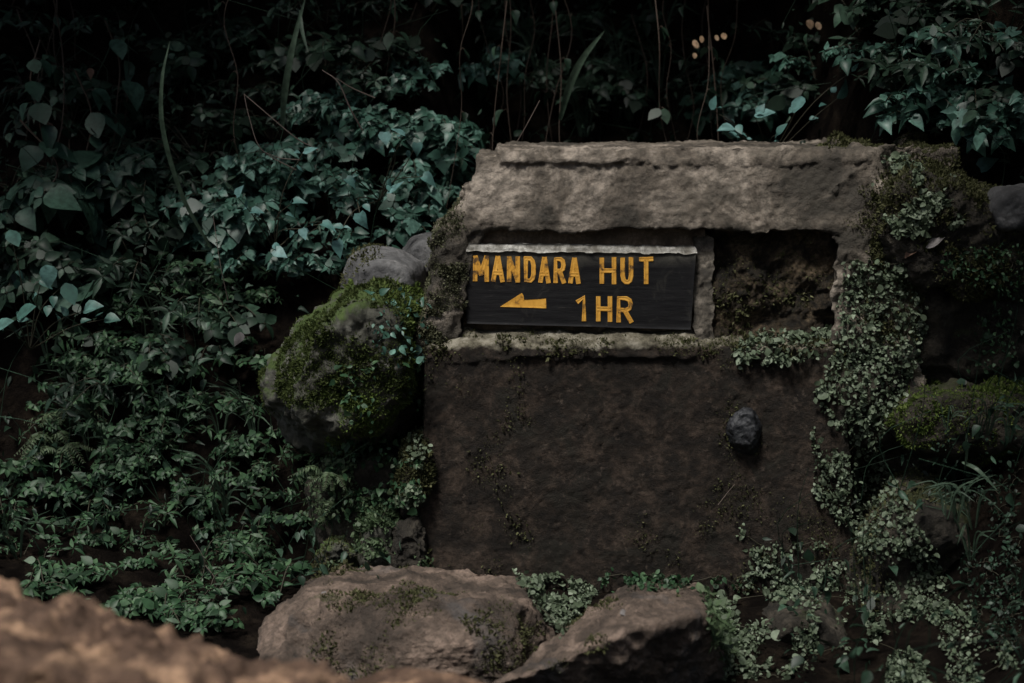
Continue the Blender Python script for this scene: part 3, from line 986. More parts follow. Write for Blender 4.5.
def creeper(poly, n, label, size=(0.0075, 0.016), mat='creeper', tpl=ROUND, seed=0, thr=-0.3, lift=0.03, name='creeping_plant', group=None, cat='creeper'):
    r = np.random.default_rng(seed)
    sp = surface_points(poly, int(n * (2.6 if mat == 'creeper' else 1.7)), r, thr, 0.03, seed)
    P = np.array([s[0] for s in sp]); Nm = np.array([s[1] for s in sp])
    base = P[np.argmin(P[:, 2])]
    root = empty(name, base, label, cat, group)
    k = len(P)
    tip = unit(r.normal(0, 0.7, (k, 3)) + np.array([0, -0.25, -0.35]) + Nm * 0.25)
    nr = unit(Nm * 0.7 + np.array([0, -0.1, 0.6]) + r.normal(0, 0.6, (k, 3)))
    h = r.random(k) ** 1.6 * lift
    mb = MB()
    Q = P + Nm * h[:, None]
    sz = r.uniform(*size, k) * np.exp(r.normal(-0.15, 0.28, k))
    alt = r.random(k) < 0.45
    if alt.all() or not alt.any(): alt[:max(1, k // 2)] ^= True
    mb.leaves(tpl, Q[~alt], tip[~alt], nr[~alt], sz[~alt])
    mb.leaves(WIDE, Q[alt], tip[alt], nr[alt], sz[alt])
    V, F = mb.vf()
    part('foliage', V, F, M[mat], root)
    st = MB()
    m = min(k, 90)
    inn, best, par = [0], np.linalg.norm(P[:m] - P[0], axis=1), np.zeros(m, int)
    best[0] = 9e9
    for _ in range(m - 1):                      # runners: shortest links between rooting points
        i = int(np.argmin(best)); j = par[i]
        mid = (P[i] + P[j]) / 2 + Nm[i] * 0.006
        st.tube(curve([P[i], mid, P[j]], 4), 0.0011, 0.0011, 4)
        d = np.linalg.norm(P[:m] - P[i], axis=1)
        best[i] = 9e9; inn.append(i)
        up = (d < best) & (best < 8e9)
        best[up] = d[up]; par[up] = i
    if st.n:
        V, F = st.vf()
        part('stem', V, F, M['stem'], root)
    return root


creeper([(845, 258), (905, 262), (928, 330), (905, 395), (880, 440), (840, 430), (812, 400), (836, 345)], 1100,
        'dense pale round leaved creeper spilling over the right end of the ledge', seed=1, thr=-0.35)
creeper([(735, 338), (835, 328), (840, 352), (790, 360), (738, 372)], 260, 'thin pale creeper trailing along the ledge right of the sign', (0.010, 0.02), seed=2, thr=-0.1)
creeper([(812, 420), (880, 440), (905, 500), (960, 600), (900, 600), (850, 540), (812, 490)], 800,
        'pale creeper hanging down the marker right edge below the ledge', seed=3, thr=-0.2)
creeper([(735, 515), (790, 520), (845, 555), (835, 600), (760, 600), (690, 590), (735, 580)], 240, 'sparse small leaved creeper on the lower right of the plinth face', (0.008, 0.016), seed=4, thr=0.05)
creeper([(712, 600), (800, 590), (830, 620), (790, 683), (725, 683)], 420, 'leafy green creeper growing right of the wedge boulder', (0.009, 0.019), seed=5, thr=-0.2)
creeper([(860, 590), (945, 605), (1010, 650), (1000, 690), (880, 690)], 420, 'pale creeper on the dark rock at the bottom right corner', (0.008, 0.017), seed=6, thr=-0.1)
creeper([(878, 150), (925, 150), (960, 200), (960, 235), (900, 235), (870, 190)], 520, 'small leaved olive creeper over the mossy mound top', (0.010, 0.020), 'creeper', seed=7, thr=-0.1)
creeper([(515, 576), (560, 572), (600, 588), (560, 640), (540, 615)], 420, 'pale frilly creeper in the gap between the two front boulders', (0.010, 0.02), seed=8, thr=-0.3)
creeper([(600, 570), (740, 575), (740, 600), (700, 592), (600, 590)], 160, 'low line of small leaves along the foot of the plinth', (0.010, 0.02), 'herb', seed=9, thr=-0.1)
creeper([(375, 305), (424, 290), (428, 350), (400, 360), (372, 340)], 60, 'small pale leaved creeper between the mossy boulder and the marker', (0.014, 0.03), 'teal', OVATE, seed=10, thr=-0.3, lift=0.06)
creeper([(340, 360), (420, 350), (422, 430), (350, 430)], 60, 'dark trailing creeper low on the mossy boulder right side', (0.012, 0.026), 'herb', OVATE, seed=11, thr=-0.1, lift=0.07)
creeper([(306, 470), (335, 448), (360, 455), (350, 500), (318, 525)], 420, 'bright green feathery clump below the mossy boulder', (0.010, 0.02), 'fern', LANCE, seed=12, thr=-0.5, lift=0.05)
creeper([(405, 440), (424, 425), (424, 500), (402, 505)], 160, 'olive small leaved creeper climbing the plinth left edge', (0.010, 0.018), 'creeper', seed=13, thr=-0.4)
creeper([(700, 592), (722, 600), (735, 640), (728, 668), (712, 640)], 260, 'grassy green tufts hanging off the right end of the wedge boulder', (0.014, 0.03), 'fern', LANCE, seed=21, thr=-0.5, lift=0.03)
creeper([(330, 440), (420, 430), (420, 500), (340, 520)], 260, 'dim leafy creeper in the hollow under the mossy boulder', (0.012, 0.026), 'herb', OVATE, seed=22, thr=-0.25, lift=0.07)
creeper([(310, 500), (425, 490), (425, 565), (315, 565)], 300, 'low mossy creeper over the small rocks by the plinth corner', (0.009, 0.018), 'fern', OVATE, seed=23, thr=-0.05, lift=0.04)
creeper([(820, 560), (900, 560), (1000, 620), (1024, 683), (800, 683)], 420, 'fine pale green growth on the shaded bank at the lower right', (0.007, 0.014), 'creeper', seed=24, thr=0.0)
creeper([(940, 250), (1024, 240), (1024, 380), (960, 370)], 260, 'dark glossy creeper in the shade at the right edge', (0.009, 0.019), 'herb', OVATE, seed=14, thr=0.05, lift=0.08)
creeper([(900, 440), (1024, 430), (1024, 560), (940, 500)], 220, 'sparse dark creeper on the shaded rocks at mid right', (0.008, 0.017), 'shade_leaf', OVATE, seed=15, thr=0.0, lift=0.06)
creeper([(960, 540), (1024, 540), (1024, 683), (980, 640)], 300, 'dim grassy creeper along the lower right edge', (0.008, 0.017), 'shade_leaf', LANCE, seed=16, thr=-0.1, lift=0.06)


# ------------------------------------------------------------------ bank plants: prototypes
def herb_proto(r, leafm, tpl, n_st, st_len, leaf, whorl, name, droop=0.3, bias=0.5):
    """several arching stems from the root, leaf pairs along them and a whorl at each tip; leans to -Y"""
    root = empty(name, (0, 0, 0))
    st, lf = MB(), MB()
    for s in range(n_st):
        az = r.uniform(-math.pi, 0) if r.random() < 0.75 else r.uniform(-math.pi, math.pi)
        L = st_len * r.uniform(0.55, 1.2)
        out = np.array([math.cos(az), math.sin(az), 0])
        p0 = out * 0.01
        p1 = out * L * 0.35 + np.array([0, 0, L * 0.45])
        p2 = out * L * 0.75 + np.array([0, 0, L * (0.62 - droop * r.uniform(0.3, 1))]) + np.array([0, -bias * L * 0.2, 0])
        c = curve([p0, p1, p2], 5)
        st.tube(c, 0.0022, 0.0012, 4)
        for k in range(2, len(c) - 1):
            t = unit(c[min(k + 1, len(c) - 1)] - c[k - 1])
            side = unit(np.cross(t, [0, 0, 1]))
            for sg in (-1, 1):
                if r.random() < 0.2: continue
                tip = unit(side * sg + t * 0.5 + np.array([0, 0, -0.15]) + r.normal(0, 0.2, 3))
                nr = unit(np.array([0, -0.35, 1.0]) + r.normal(0, 0.35, 3))
                ln = leaf * r.uniform(0.45, 1.25)
                lf.leaves(tpl, [c[k] + tip * 0.006], [tip], [nr], [ln])
        end = c[-1]
        t = unit(c[-1] - c[-2])
        a0 = r.uniform(0, 6)
        e1 = unit(np.cross(t, [0.2, 0.1, 1])); e2 = np.cross(t, e1)
        ax = unit(np.array([0, -0.4, 0.9]) + t * 0.4)
        e1 = unit(np.cross(ax, [1, 0.2, 0])); e2 = np.cross(ax, e1)
        for k in range(whorl):
            aa = a0 + k * 2 * math.pi / whorl + r.uniform(-.2, .2)
            d = e1 * math.cos(aa) + e2 * math.sin(aa)
            tip = unit(d + ax * r.uniform(-0.25, 0.25))
            lf.leaves(tpl, [end + d * 0.004], [tip], [ax + r.normal(0, 0.3, 3)], [leaf * r.choice([0.6, 0.8, 1.0, 1.5]) * r.uniform(0.8, 1.15)])
    V, F = st.vf(); part('stem', V, F, M['stem'], root, world_co=False)
    V, F = lf.vf(); part('foliage', V, F, leafm, root, world_co=False)
    return root


def vine_proto(r, leafm, tpl, length, leaf, step, name, spread=0.1, bare=0.0, rad=0.004):
    """hangs from the origin downwards"""
    root = empty(name, (0, 0, 0))
    st, lf = MB(), MB()
    key = [np.array([0, 0, 0.0])]
    n = 5
    for i in range(n):
        key.append(np.array([r.normal(0, spread) * 0.5, -0.05 * (i < 2) + r.normal(0, spread) * 0.4, -length * (i + 1) / n]))
    c = curve(key, 6)
    st.tube(c, rad, rad * 0.45, 5)
    acc = 0
    for k in range(1, len(c)):
        acc += np.linalg.norm(c[k] - c[k - 1])
        if acc > step and r.random() > bare:
            acc = 0
            for q in range(int(r.integers(1, 3))):
                az = r.uniform(-2.9, -0.2)
                out = np.array([math.cos(az), math.sin(az), 0])
                p = c[k] + out * leaf * 0.35 + np.array([0, 0, 0.01])
                st.tube([c[k], (c[k] + p) / 2 + np.array([0, 0, 0.01]), p], 0.0012, 0.001, 4)
                tip = unit(out * 0.7 + np.array([r.normal(0, .3), 0, -0.75]))
                nr = unit(out * 0.8 + np.array([0, -0.2, 0.75]) + r.normal(0, 0.2, 3))
                lf.leaves(tpl, [p], [tip], [nr], [leaf * r.uniform(0.7, 1.2)])
    V, F = st.vf(); part('stem', V, F, M['vine'], root, world_co=False)
    if lf.n:
        V, F = lf.vf(); part('foliage', V, F, leafm, root, world_co=False)
    return root


def fern_proto(r, n_fr, L, name='fern'):
    root = empty(name, (0, 0, 0))
    st, lf = MB(), MB()
    for s in range(n_fr):
        az = r.uniform(-math.pi, 0)
        out = np.array([math.cos(az), math.sin(az), 0])
        l = L * r.uniform(0.7, 1.1)
        c = curve([np.zeros(3), out * l * 0.35 + np.array([0, 0, l * 0.5]), out * l * 0.85 + np.array([0, 0, l * 0.35])], 10)
        st.tube(c, 0.002, 0.0008, 4)
        m = len(c)
        for k in range(4, m):
            t = unit(c[min(k + 1, m - 1)] - c[k - 1])
            side = unit(np.cross(t, [0, 0, 1]))
            w = L * 0.22 * (1 - ((k - 4) / (m - 4)) * 0.85)
            for sg in (-1, 1):
                tip = unit(side * sg + t * 0.45 + np.array([0, 0, -0.2]))
                lf.leaves(LANCE, [c[k]], [tip], [np.array([0, -0.2, 1.0]) + r.normal(0, 0.1, 3)], [w])
    V, F = st.vf(); part('stem', V, F, M['stem'], root, world_co=False)
    V, F = lf.vf(); part('foliage', V, F, M['fern'], root, world_co=False)
    return root


def grass_proto(r, n, L, name='grass_tuft'):
    root = empty(name, (0, 0, 0))
    mb = MB()
    for k in range(n):
        az = r.uniform(-math.pi, 0)
        out = np.array([math.cos(az), math.sin(az), 0])
        l = L * r.uniform(0.6, 1.2)
        c = curve([out * 0.01, out * l * 0.2 + np.array([0, 0, l * 0.6]), out * l * 0.6 + np.array([0, 0, l * r.uniform(0.45, 0.9)])], 6)
        m = len(c)
        T = unit(np.gradient(c, axis=0)); S = unit(np.cross(T, [0.1, -1.0, 0.4]))
        w = 0.0035 * np.sin(np.linspace(0.5, math.pi, m)) ** 0.6
        V = np.stack([c - S * w[:, None], c + S * w[:, None]], 1).reshape(-1, 3)
        mb.add(V, np.array([(2 * i, 2 * i + 1, 2 * i + 3, 2 * i + 2) for i in range(m - 1)]))
    V, F = mb.vf(); part('foliage', V, F, M['grass'], root, world_co=False)
    return root


class Stock:
    """a kind of plant with a few prototypes; the first use moves the prototype itself"""
    def __init__(s, protos): s.protos, s.used = protos, set()

    def place(s, i, loc, rz, scale, label, cat, group, tilt=0.0):
        i = i % len(s.protos)
        p = s.protos[i]
        if i in s.used:
            o = p.copy(); COL.objects.link(o)
            for ch in p.children:
                c = ch.copy(); c.parent = o
                c.matrix_parent_inverse = ch.matrix_parent_inverse
                COL.objects.link(c)
        else:
            o = p; s.used.add(i)
        o.location = loc
        o.rotation_euler = (tilt, 0, rz)
        o.scale = (scale,) * 3
        return tag(o, label, cat, group)


r0 = np.random.default_rng(11)
HERB = Stock([herb_proto(r0, M['herb'], LANCE if i % 2 else OVATE, 4, 0.17, 0.028, 5, 'whorled_herb') for i in range(5)])
TEAL = Stock([herb_proto(r0, M['teal'], HEART if i % 2 else OVATE, 6, 0.24, 0.037, 4, 'leafy_shrub') for i in range(6)])
DARK = Stock([herb_proto(r0, M['shade_leaf'], (OVATE, LANCE, WIDE)[i % 3], 5, 0.26, 0.042, 4, 'dark_shrub') for i in range(5)])
BROAD = Stock([herb_proto(r0, M['big_leaf'], WIDE, 3, 0.26, 0.08, 3, 'broadleaf_plant') for i in range(4)])
GRASS = Stock([grass_proto(r0, 9, 0.3) for i in range(4)])
FERN = Stock([fern_proto(r0, 6, 0.22) for i in range(3)])
VINE = Stock([vine_proto(r0, M['big_leaf'], WIDE, 0.9, 0.105, 0.085, 'hanging_vine', 0.09) for i in range(4)])
BARE = Stock([vine_proto(r0, M['shade_leaf'], OVATE, 1.0, 0.05, 0.16, 'bare_vine', 0.07, 0.6, 0.0024) for i in range(5)])


def scatter(stock, poly, n, label, cat, group, scale=(0.8, 1.25), seed=0, thr=-0.4, back=0.0, on=None):
    r = np.random.default_rng(seed)
    pts = surface_points(poly, n, r, thr, 0.012, seed, on or GROUND_BVH)
    for i, (p, nn) in enumerate(pts):
        p = p + np.array([0, back, -0.01])
        stock.place(int(r.integers(0, 99)), p, r.uniform(-0.9, 0.9), r.uniform(*scale), label, cat, group, r.uniform(-0.1, 0.35))


# lower left bank
scatter(HERB, [(0, 420), (250, 400), (320, 540), (270, 610), (230, 640), (0, 600)], 62, 'small whorled green herb among many on the lower left bank', 'herb',
        'whorled herbs on the lower left bank', (0.75, 1.25), 1)
scatter(HERB, [(60, 560), (300, 560), (300, 600), (240, 640), (100, 610)], 15, 'low herb in the dark hollow just behind the near boulder', 'herb', 'herbs behind the near boulder', (0.7, 1.2), 31, -0.8)
scatter(HERB, [(60, 300), (260, 260), (270, 400), (230, 450), (60, 430)], 60, 'green herb in the patch left of the mossy boulder', 'herb',
        'herbs left of the mossy boulder', (0.8, 1.3), 2, -0.5)
scatter(HERB, [(270, 450), (330, 430), (330, 560), (280, 600)], 10, 'spindly herb in the shade below the mossy boulder', 'herb', 'herbs below the mossy boulder', (0.7, 1.1), 3, -0.6)
# bright clump above the mossy boulder
scatter(TEAL, [(225, 190), (300, 150), (440, 120), (450, 210), (400, 262), (330, 280), (270, 290), (215, 250)], 46, 'bluish leafy shrub in the bright thicket above the mossy boulder', 'shrub',
        'leafy shrubs above the mossy boulder', (0.8, 1.2), 4, -0.45)
scatter(TEAL, [(300, 90), (520, 60), (520, 140), (300, 150)], 16, 'loose bluish shrub in the gloom left above the marker', 'shrub', 'loose shrubs above the bright thicket', (0.7, 1.1), 5, -0.1)
scatter(TEAL, [(690, 150), (800, 130), (860, 140), (1024, 150), (1024, 60), (850, 70), (700, 90)], 26, 'bluish leafy shrub behind the right half of the marker top', 'shrub',
        'leafy shrubs behind the marker right half', (0.8, 1.25), 6, -0.2)
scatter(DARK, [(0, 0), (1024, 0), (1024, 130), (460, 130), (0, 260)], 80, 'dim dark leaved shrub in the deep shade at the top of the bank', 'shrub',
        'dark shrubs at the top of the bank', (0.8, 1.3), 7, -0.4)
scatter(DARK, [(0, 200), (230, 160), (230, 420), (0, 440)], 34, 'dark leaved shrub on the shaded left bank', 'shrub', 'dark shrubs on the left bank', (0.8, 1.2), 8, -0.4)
scatter(DARK, [(930, 180), (1024, 150), (1024, 400), (960, 330)], 10, 'dark leaved shrub beside the rocks at the right edge', 'shrub', 'dark shrubs at the right edge', (0.6, 0.9), 9, -0.6)
scatter(BROAD, [(0, 180), (110, 160), (110, 330), (0, 330)], 9, 'broad leaved plant on the bank at the far left edge', 'plant', 'broad leaved plants at the far left', (0.8, 1.15), 10, -0.7)
scatter(BROAD, [(700, 110), (820, 95), (820, 150), (700, 150)], 6, 'broad leaved plant just behind the marker top slab', 'plant', 'broad leaved plants behind the top slab', (0.7, 1.0), 12, -0.7)
scatter(FERN, [(10, 400), (70, 390), (70, 460), (10, 460)], 3, 'small fern on the left bank among herbs', 'fern', 'ferns on the left bank', (0.8, 1.0), 13, -0.9)
scatter(FERN, [(290, 480), (330, 455), (340, 520), (300, 540)], 2, 'small bright fern under the mossy boulder', 'fern', 'ferns under the mossy boulder', (0.6, 0.8), 14, -0.9, on=ALL_BVH)
# sprigs of single large leaves, some tinted brighter to look lit
def sprig(name, root_px, leaves, mat, label, cat, tpl=WIDE, group=None, seed=0):
    r = np.random.default_rng(seed)
    base = at(*root_px)
    root = empty(name, base, label, cat, group)
    st, lf = MB(), MB()
    for (px, py, Y, size, ang) in leaves:
        c = at(px, py, Y)
        tip = unit(np.array([math.cos(ang), -0.35, math.sin(ang)]))
        p = c - tip * size * 0.5
        mid = (base + p) / 2 + np.array([r.normal(0, 0.02), -0.03, 0.03])
        st.tube(curve([base, mid, p], 6), 0.0025, 0.0013, 5)
        lf.leaves(tpl, [p], [tip], [np.array([r.normal(0, .35), -0.55, 0.8])], [size * 0.85])
        for q in range(2):                      # smaller leaves along the same stalk
            pm = base + (p - base) * r.uniform(0.55, 0.95) + np.array([0, -0.02, 0.02])
            t2 = unit(tip + r.normal(0, 0.9, 3))
            lf.leaves(OVATE, [pm], [t2], [np.array([r.normal(0, .5), -0.5, 0.8])], [size * r.uniform(0.35, 0.6)])
    part('stem', *st.vf(), M['stem'], root)
    part('foliage', *lf.vf(), M[mat], root)


sprig('broadleaf_plant', (30, 350, 0.5), [(50, 277, 0.25, 0.085, -1.2), (71, 296, 0.25, 0.095, -1.1), (92, 306, 0.27, 0.075, 0.5), (27, 310, 0.22, 0.09, 0.45), (4, 324, 0.2, 0.10, 0.3), (112, 318, 0.3, 0.06, 0.2), (15, 240, 0.35, 0.08, -1.0)],
      'sky_leaf', 'plant with a few large rounded teal leaves at the left edge', 'plant', WIDE, seed=1)
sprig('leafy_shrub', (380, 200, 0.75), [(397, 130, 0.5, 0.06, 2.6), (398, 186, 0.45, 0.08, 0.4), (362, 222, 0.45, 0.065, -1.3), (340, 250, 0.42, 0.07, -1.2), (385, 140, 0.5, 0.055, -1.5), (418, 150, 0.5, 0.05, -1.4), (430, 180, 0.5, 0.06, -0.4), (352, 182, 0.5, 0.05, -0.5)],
      'lit_leaf', 'shrub with bright pale teal leaves close above the grey boulder', 'shrub', HEART, seed=2)
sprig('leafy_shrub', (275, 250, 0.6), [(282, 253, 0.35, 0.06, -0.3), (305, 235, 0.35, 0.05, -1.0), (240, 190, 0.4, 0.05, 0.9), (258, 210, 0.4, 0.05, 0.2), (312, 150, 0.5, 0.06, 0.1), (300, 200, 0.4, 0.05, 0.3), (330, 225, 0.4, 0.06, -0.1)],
      'lit_leaf', 'shrub with small bright teal leaves in the left half of the thicket', 'shrub', HEART, seed=3)
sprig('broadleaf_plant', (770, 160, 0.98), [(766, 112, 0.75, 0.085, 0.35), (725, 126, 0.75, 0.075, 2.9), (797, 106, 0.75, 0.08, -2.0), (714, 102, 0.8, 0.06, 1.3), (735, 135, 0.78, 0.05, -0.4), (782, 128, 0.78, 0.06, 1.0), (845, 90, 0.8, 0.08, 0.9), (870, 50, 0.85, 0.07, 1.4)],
      'lit_leaf', 'plant with large bluish leaves just behind the marker top slab', 'plant', WIDE, seed=4)
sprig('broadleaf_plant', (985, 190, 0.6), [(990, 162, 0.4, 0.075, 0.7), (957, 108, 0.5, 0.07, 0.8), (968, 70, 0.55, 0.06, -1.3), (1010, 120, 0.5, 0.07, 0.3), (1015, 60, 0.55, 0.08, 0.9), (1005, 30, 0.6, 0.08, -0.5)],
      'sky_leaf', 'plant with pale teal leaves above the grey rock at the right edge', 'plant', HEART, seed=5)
sprig('broadleaf_plant', (905, 60, 1.2), [(900, 12, 0.9, 0.10, 0.6), (880, 28, 0.95, 0.06, 1.2)], 'sky_leaf', 'plant with one big blurred leaf at the top right', 'plant', WIDE, seed=6)
scatter(GRASS, [(470, 60), (680, 40), (680, 140), (480, 140)], 16, 'thin grass tuft in the gloom behind the marker left half', 'grass', 'grass tufts behind the marker', (0.8, 1.3), 15, -0.6)
scatter(GRASS, [(0, 300), (260, 200), (260, 560), (0, 560)], 22, 'thin grass tuft among the herbs on the left bank', 'grass', 'grass tufts on the left bank', (0.6, 1.0), 16, -0.5)
scatter(GRASS, [(930, 430), (1024, 430), (1024, 680), (960, 640)], 12, 'thin grass tuft in the shade at the lower right', 'grass', 'grass tufts at the lower right', (0.4, 0.7), 17, -0.5, on=ALL_BVH)
# vines
for i, (px, py, Y) in enumerate([(40, 40, 0.9), (75, 70, 0.95), (20, 120, 0.8), (105, 20, 1.1), (62, 150, 0.85), (8, 210, 0.75), (128, 95, 1.1)]):
    VINE.place(i, at(px, py, Y), 0.5 * i, 0.85 + 0.05 * (i % 3), 'hanging vine with large dull green leaves at the upper left', 'vine', 'large leaved vines at the upper left')
rv = np.random.default_rng(5)
for i in range(48):
    px = rv.uniform(0, 1000); 
    Y = rv.uniform(0.9, 1.9)
    BARE.place(i, at(px, rv.uniform(-60, 20), Y), rv.uniform(0, 6), rv.uniform(0.8, 1.3), 'thin brown vine hanging in the dark thicket', 'vine', 'thin vines hanging in the thicket')

# the rest of the ground cover, nobody could count it
r = np.random.default_rng(77)
n = 12000
x = r.uniform(-2.6, 2.8, n); y = np.where(x > 0.75, r.uniform(-1.4, 3.2, n), r.uniform(-0.3, 3.2, n))
z = ground_z(x, y)
e = 0.02
nzv = unit(np.stack([-(ground_z(x + e, y) - z) / e, -(ground_z(x, y + e) - z) / e, np.ones(n)], 1))
P = np.stack([x, y, z], 1) + nzv * (r.random(n) ** 1.5 * 0.28)[:, None]
keepm = (fbm(P, 1.6, 3, 90) + 0.25 * r.normal(0, 1, n)) > -0.45
keepm &= ~((x > -0.35) & (x < 0.75) & (y < 0.95))
P, nzv = P[keepm], nzv[keepm]
k = len(P)
mb = MB()
half = r.random(k) < 0.5
for tpl, sel in ((OVATE, half), (LANCE, ~half)):
    q = int(sel.sum())
    mb.leaves(tpl, P[sel], unit(r.normal(0, 0.8, (q, 3)) + np.array([0, -0.5, -0.3])), unit(nzv[sel] * 0.5 + np.array([0, 0, 0.7]) + r.normal(0, 0.5, (q, 3))), r.uniform(0.018, 0.045, q))
for i in range(900):
    j = int(r.integers(0, k))
    p = P[j]
    L = r.uniform(0.15, 0.5)
    mb.tube(curve([p, p + np.array([r.normal(0, .06), -0.05, L * 0.5]), p + np.array([r.normal(0, .12), -0.12, L * 0.8])], 4), 0.0018, 0.001, 3)
V, F = mb.vf()
tag(link_mesh('undergrowth', V, F, M['shade_leaf']), 'mass of dark low leaves covering the bank', 'undergrowth', kind='stuff')

# ------------------------------------------------------------------ single blades, twigs, fallen leaves
def ribbon(pts, w):
    c = curve(pts, 8)
    n = len(c)
    T = unit(np.gradient(c, axis=0))
    S = unit(np.cross(T, np.array([0.15, -1.0, 0.25])))
    ww = w * np.sin(np.linspace(0.35, math.pi, n)) ** 0.7
    V = np.stack([c - S * ww[:, None], c + np.cross(T, S) * (ww * 0.35)[:, None], c + S * ww[:, None]], 1).reshape(-1, 3)
    F = []
    for i in range(n - 1):
        a = i * 3
        F += [(a, a + 1, a + 4, a + 3), (a + 1, a + 2, a + 5, a + 4)]
    return V, F


def blade(pts, w, label):
    V, F = ribbon([at(*p) for p in pts], w)
    o = link_mesh('tall_grass', V, F, M['grass'])
    tag(o, label, 'grass')


blade([(212, 250, 0.75), (182, 195, 0.68), (163, 130, 0.62), (162, 80, 0.6), (170, 40, 0.62)], 0.008, 'long arching grass blade at upper left')
blade([(282, 130, 0.95), (285, 90, 0.9), (293, 45, 0.88), (306, -5, 0.9)], 0.012, 'upright wide grass blade at the top left of centre')
blade([(300, 10, 0.9), (302, 30, 0.87), (308, 52, 0.85)], 0.007, 'short drooping grass blade beside the upright wide one')
blade([(560, 120, 1.1), (570, 85, 1.05), (583, 58, 1.02), (605, 30, 1.0)], 0.014, 'pale grass blade leaning right above the marker')
blade([(962, 462, -0.2), (978, 470, -0.25), (998, 491, -0.27)], 0.006, 'short pale grass blade in the shade at right')
blade([(965, 470, -0.2), (967, 450, -0.24), (966, 432, -0.25)], 0.005, 'thin upright grass blade in the shade at right')


def twig(lines, label, r=0.0035):
    mb = MB()
    base = at(*lines[0][0])
    root = empty('bare_twig', base, label, 'twig')
    for i, l in enumerate(lines):
        V = MB()
        V.tube(curve([at(*p) for p in l], 6), r if i == 0 else r * 0.7, r * 0.45, 5)
        part('branch', *V.vf(), M['twig'], root)


twig([[(318, 150, 0.62), (296, 138, 0.58), (265, 112, 0.55), (244, 94, 0.55)], [(296, 170, 0.6), (262, 150, 0.56), (250, 120, 0.55), (244, 94, 0.55)], [(300, 160, 0.6), (280, 158, 0.58), (264, 152, 0.56)]],
     'forked bare twig arching over the bright thicket at upper left', 0.003)
twig([[(362, 130, 0.6), (350, 108, 0.57), (338, 82, 0.55), (322, 70, 0.56)], [(375, 98, 0.6), (352, 88, 0.57), (336, 78, 0.55)]], 'pale bare twig beside the bright thicket near the top', 0.0035)
twig([[(512, 150, 0.8), (525, 128, 0.78), (540, 100, 0.8)]], 'thin dark twig rising behind the marker top left', 0.002)
twig([[(228, 300, 0.5), (220, 262, 0.46), (213, 215, 0.46)]], 'short thin twig in the lower part of the bright thicket', 0.002)
twig([[(718, 505, -0.03), (728, 492, -0.035), (735, 484, -0.03)]], 'tiny dry stalk stuck to the plinth face', 0.0012)
twig([[(192, 600, 0.0), (205, 565, -0.1), (190, 535, -0.12)], [(205, 565, -0.1), (215, 580, -0.1), (212, 600, -0.05)]], 'thin looping twig on the lower left bank', 0.002)


def dead_leaf(px, py, Y, size, tip, nr, m, label, tpl=OVATE, on_surface=True):
    p = at(px, py, Y)
    if on_surface:
        h = ALL_BVH.ray_cast(Vector(CAM), Vector(ray(px, py)))
        if h[0] is not None: p = np.array(h[0]) - ray(px, py) * 0.012
    V, F = leaf_batch(tpl, [p], [tip], [nr], [size])
    o = link_mesh('dead_leaf', V, F, M[m])
    tag(o, label, 'leaf')


dead_leaf(926, 248, 0, 0.062, (0.75, -0.1, 0.55), (-.3, -0.3, 0.8), 'pale_leaf', 'curled bleached dead leaf caught on the mossy mound')
dead_leaf(905, 258, 0, 0.075, (0.6, -0.1, 0.75), (-.5, -0.7, 0.4), 'brown_leaf', 'curled brown dead leaf beside the bleached one on the mound', LANCE)
dead_leaf(906, 398, 0, 0.045, (0.2, -0.2, -0.7), (-.2, -0.9, 0.4), 'pale_leaf', 'small white dead leaf among the pale creeper at right')
dead_leaf(1020, 385, 0, 0.06, (0.1, -0.2, -0.9), (-.5, -0.8, 0.4), 'pale_leaf', 'white leaf at the right frame edge')
dead_leaf(322, 592, 0, 0.045, (0.5, -0.3, -0.3), (0, -0.5, 0.9), 'pale_leaf', 'small bleached leaf on the left end of the flat brown boulder', WIDE)
dead_leaf(620, 614, 0, 0.035, (0.6, 0.2, 0), (0, -0.4, 0.9), 'pale_leaf', 'small pale leaf lying on the wedge boulder ridge', WIDE)
for i, (px, py, s) in enumerate([(694, 40, 0.034), (701, 36, 0.026), (716, 35, 0.024), (723, 33, 0.026), (808, 20, 0.034), (817, 22, 0.032), (694, 53, 0.022)]):
    dead_leaf(px, py, 1.3, s, (0.2, -0.3, -0.8), (0.1 * (-1) ** i, -0.6, 0.8), 'glint_leaf', 'pale orange leaf standing in for a warm light glint at upper right', ROUND, False)  # leaves added in place of light glints through the foliage
for ob in COL.objects:
    if ob.name.startswith('dead_leaf') and 'pale orange' in ob.get('label', ''): ob['group'] = 'orange leaves imitating light glints at upper right'
dead_leaf(90, 68, 0.9, 0.04, (0.2, -0.3, -0.8), (0.1, -0.6, 0.8), 'brown_leaf', 'small reddish dead leaf at the top left', OVATE, False)
dead_leaf(48, 122, 0.85, 0.06, (0.2, -0.3, -0.8), (0.1, -0.6, 0.8), 'brown_leaf', 'olive brown dying leaf among the large leaved vines', WIDE, False)
dead_leaf(240, 332, 0.2, 0.045, (0.1, -0.3, -0.9), (0.1, -0.8, 0.6), 'pale_leaf', 'pale leaf hanging left of the mossy boulder', WIDE, False)


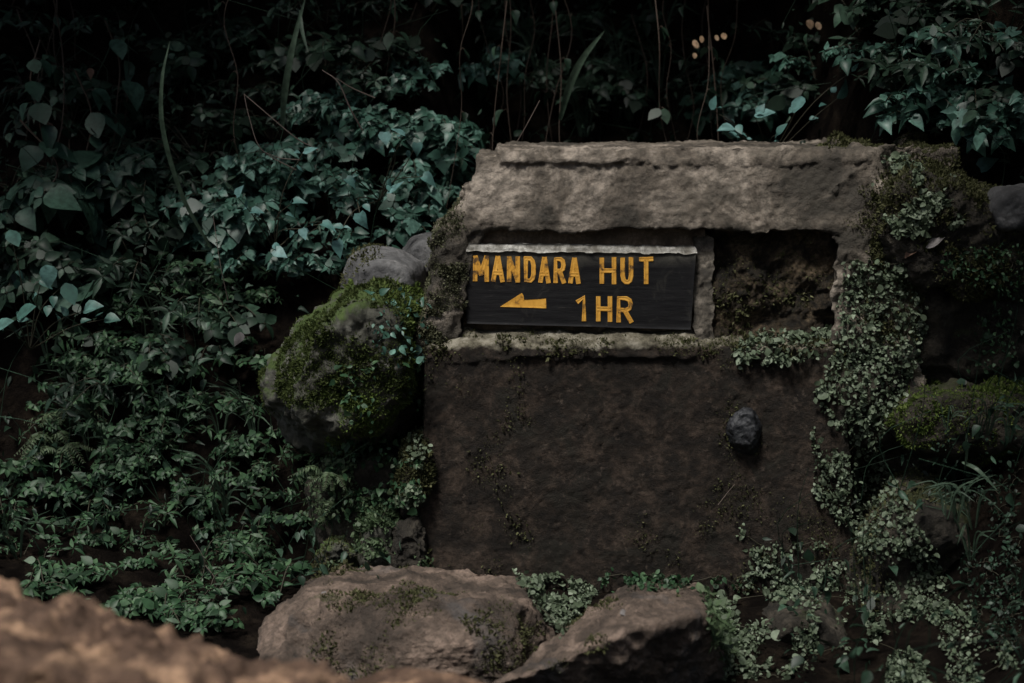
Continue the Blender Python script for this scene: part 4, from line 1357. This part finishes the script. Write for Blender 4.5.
# ------------------------------------------------------------------ unseen trees added to block light over bank and trail
def tree(loc, h, spread, seed, lean, label):
    r = np.random.default_rng(seed)
    root = empty('shade_tree', loc, label, 'tree', 'unseen shade trees over the bank' if loc[1] > -2 else 'unseen shade trees across the trail')
    loc = np.array(loc)
    tr = MB()
    top = loc + np.array([lean[0], lean[1], h])
    tr.tube(curve([loc + np.array([0, 0, -0.3]), loc + np.array([lean[0] * .3, lean[1] * .2, h * .5]), top], 8), 0.16, 0.06, 9)
    ends = []
    for i in range(9):
        a = r.uniform(0, 6.28)
        s = loc + (top - loc) * r.uniform(0.5, 0.95)
        e = s + np.array([math.cos(a), math.sin(a), 0.25 if loc[1] < 0 else -0.42]) * spread * r.uniform(0.5, 1)
        tr.tube(curve([s, (s + e) / 2 + np.array([0, 0, 0.2]), e], 4), 0.05, 0.015, 6)
        ends += [e, (s + e) / 2]
    part('trunk', *tr.vf(), M['bark'], root)
    n = 2300
    c = np.array(ends)[r.integers(0, len(ends), n)] + r.normal(0, 1, (n, 3)) * np.array([0.55, 0.55, 0.35])
    lf = MB()
    lf.leaves(OVATE, c, unit(r.normal(0, 1, (n, 3)) + np.array([0, 0, -0.4])), unit(r.normal(0, 0.6, (n, 3)) + np.array([0, 0, 1])), r.uniform(0.16, 0.34, n))
    part('crown', *lf.vf(), M['canopy'], root)


for i, (x, y, h, s, lx, ly) in enumerate([(-2.7, 3.2, 1.5, 1.5, 0.1, -1.5), (-1.3, 3.8, 1.5, 1.4, 0, -1.2), (0.2, 3.4, 1.4, 1.5, 0, -1.7), (1.6, 3.3, 1.4, 1.6, 0, -1.6), (3.0, 2.4, 1.6, 1.8, -0.7, -1.0), (-3.6, 2.2, 1.5, 1.8, 0.9, -1.2),
                                          (-4.0, 1.6, 2.8, 2.2, 0.7, -0.5), (3.4, 0.4, 2.8, 1.9, -0.7, 0),
                                          (-4.5, -4.5, 4.0, 2.4, 0, 0), (4.5, -4.5, 4.0, 2.4, 0, 0), (3.95, -1.2, 4.4, 0.7, -2.2, -0.1), (-2.6, -9.0, 4.5, 2.8, 0, 0), (2.6, -9.0, 4.5, 2.8, 0, 0), (0, -9.6, 4.0, 2.8, 0, 0)]):
    zz = float(ground_z(np.array([x]), np.array([y]))[0])
    tree((x, y, zz), h, s, 100 + i, (lx, ly), 'unseen forest tree added to shade the bank' if y > -2 else 'unseen forest tree added across the trail to block low light')
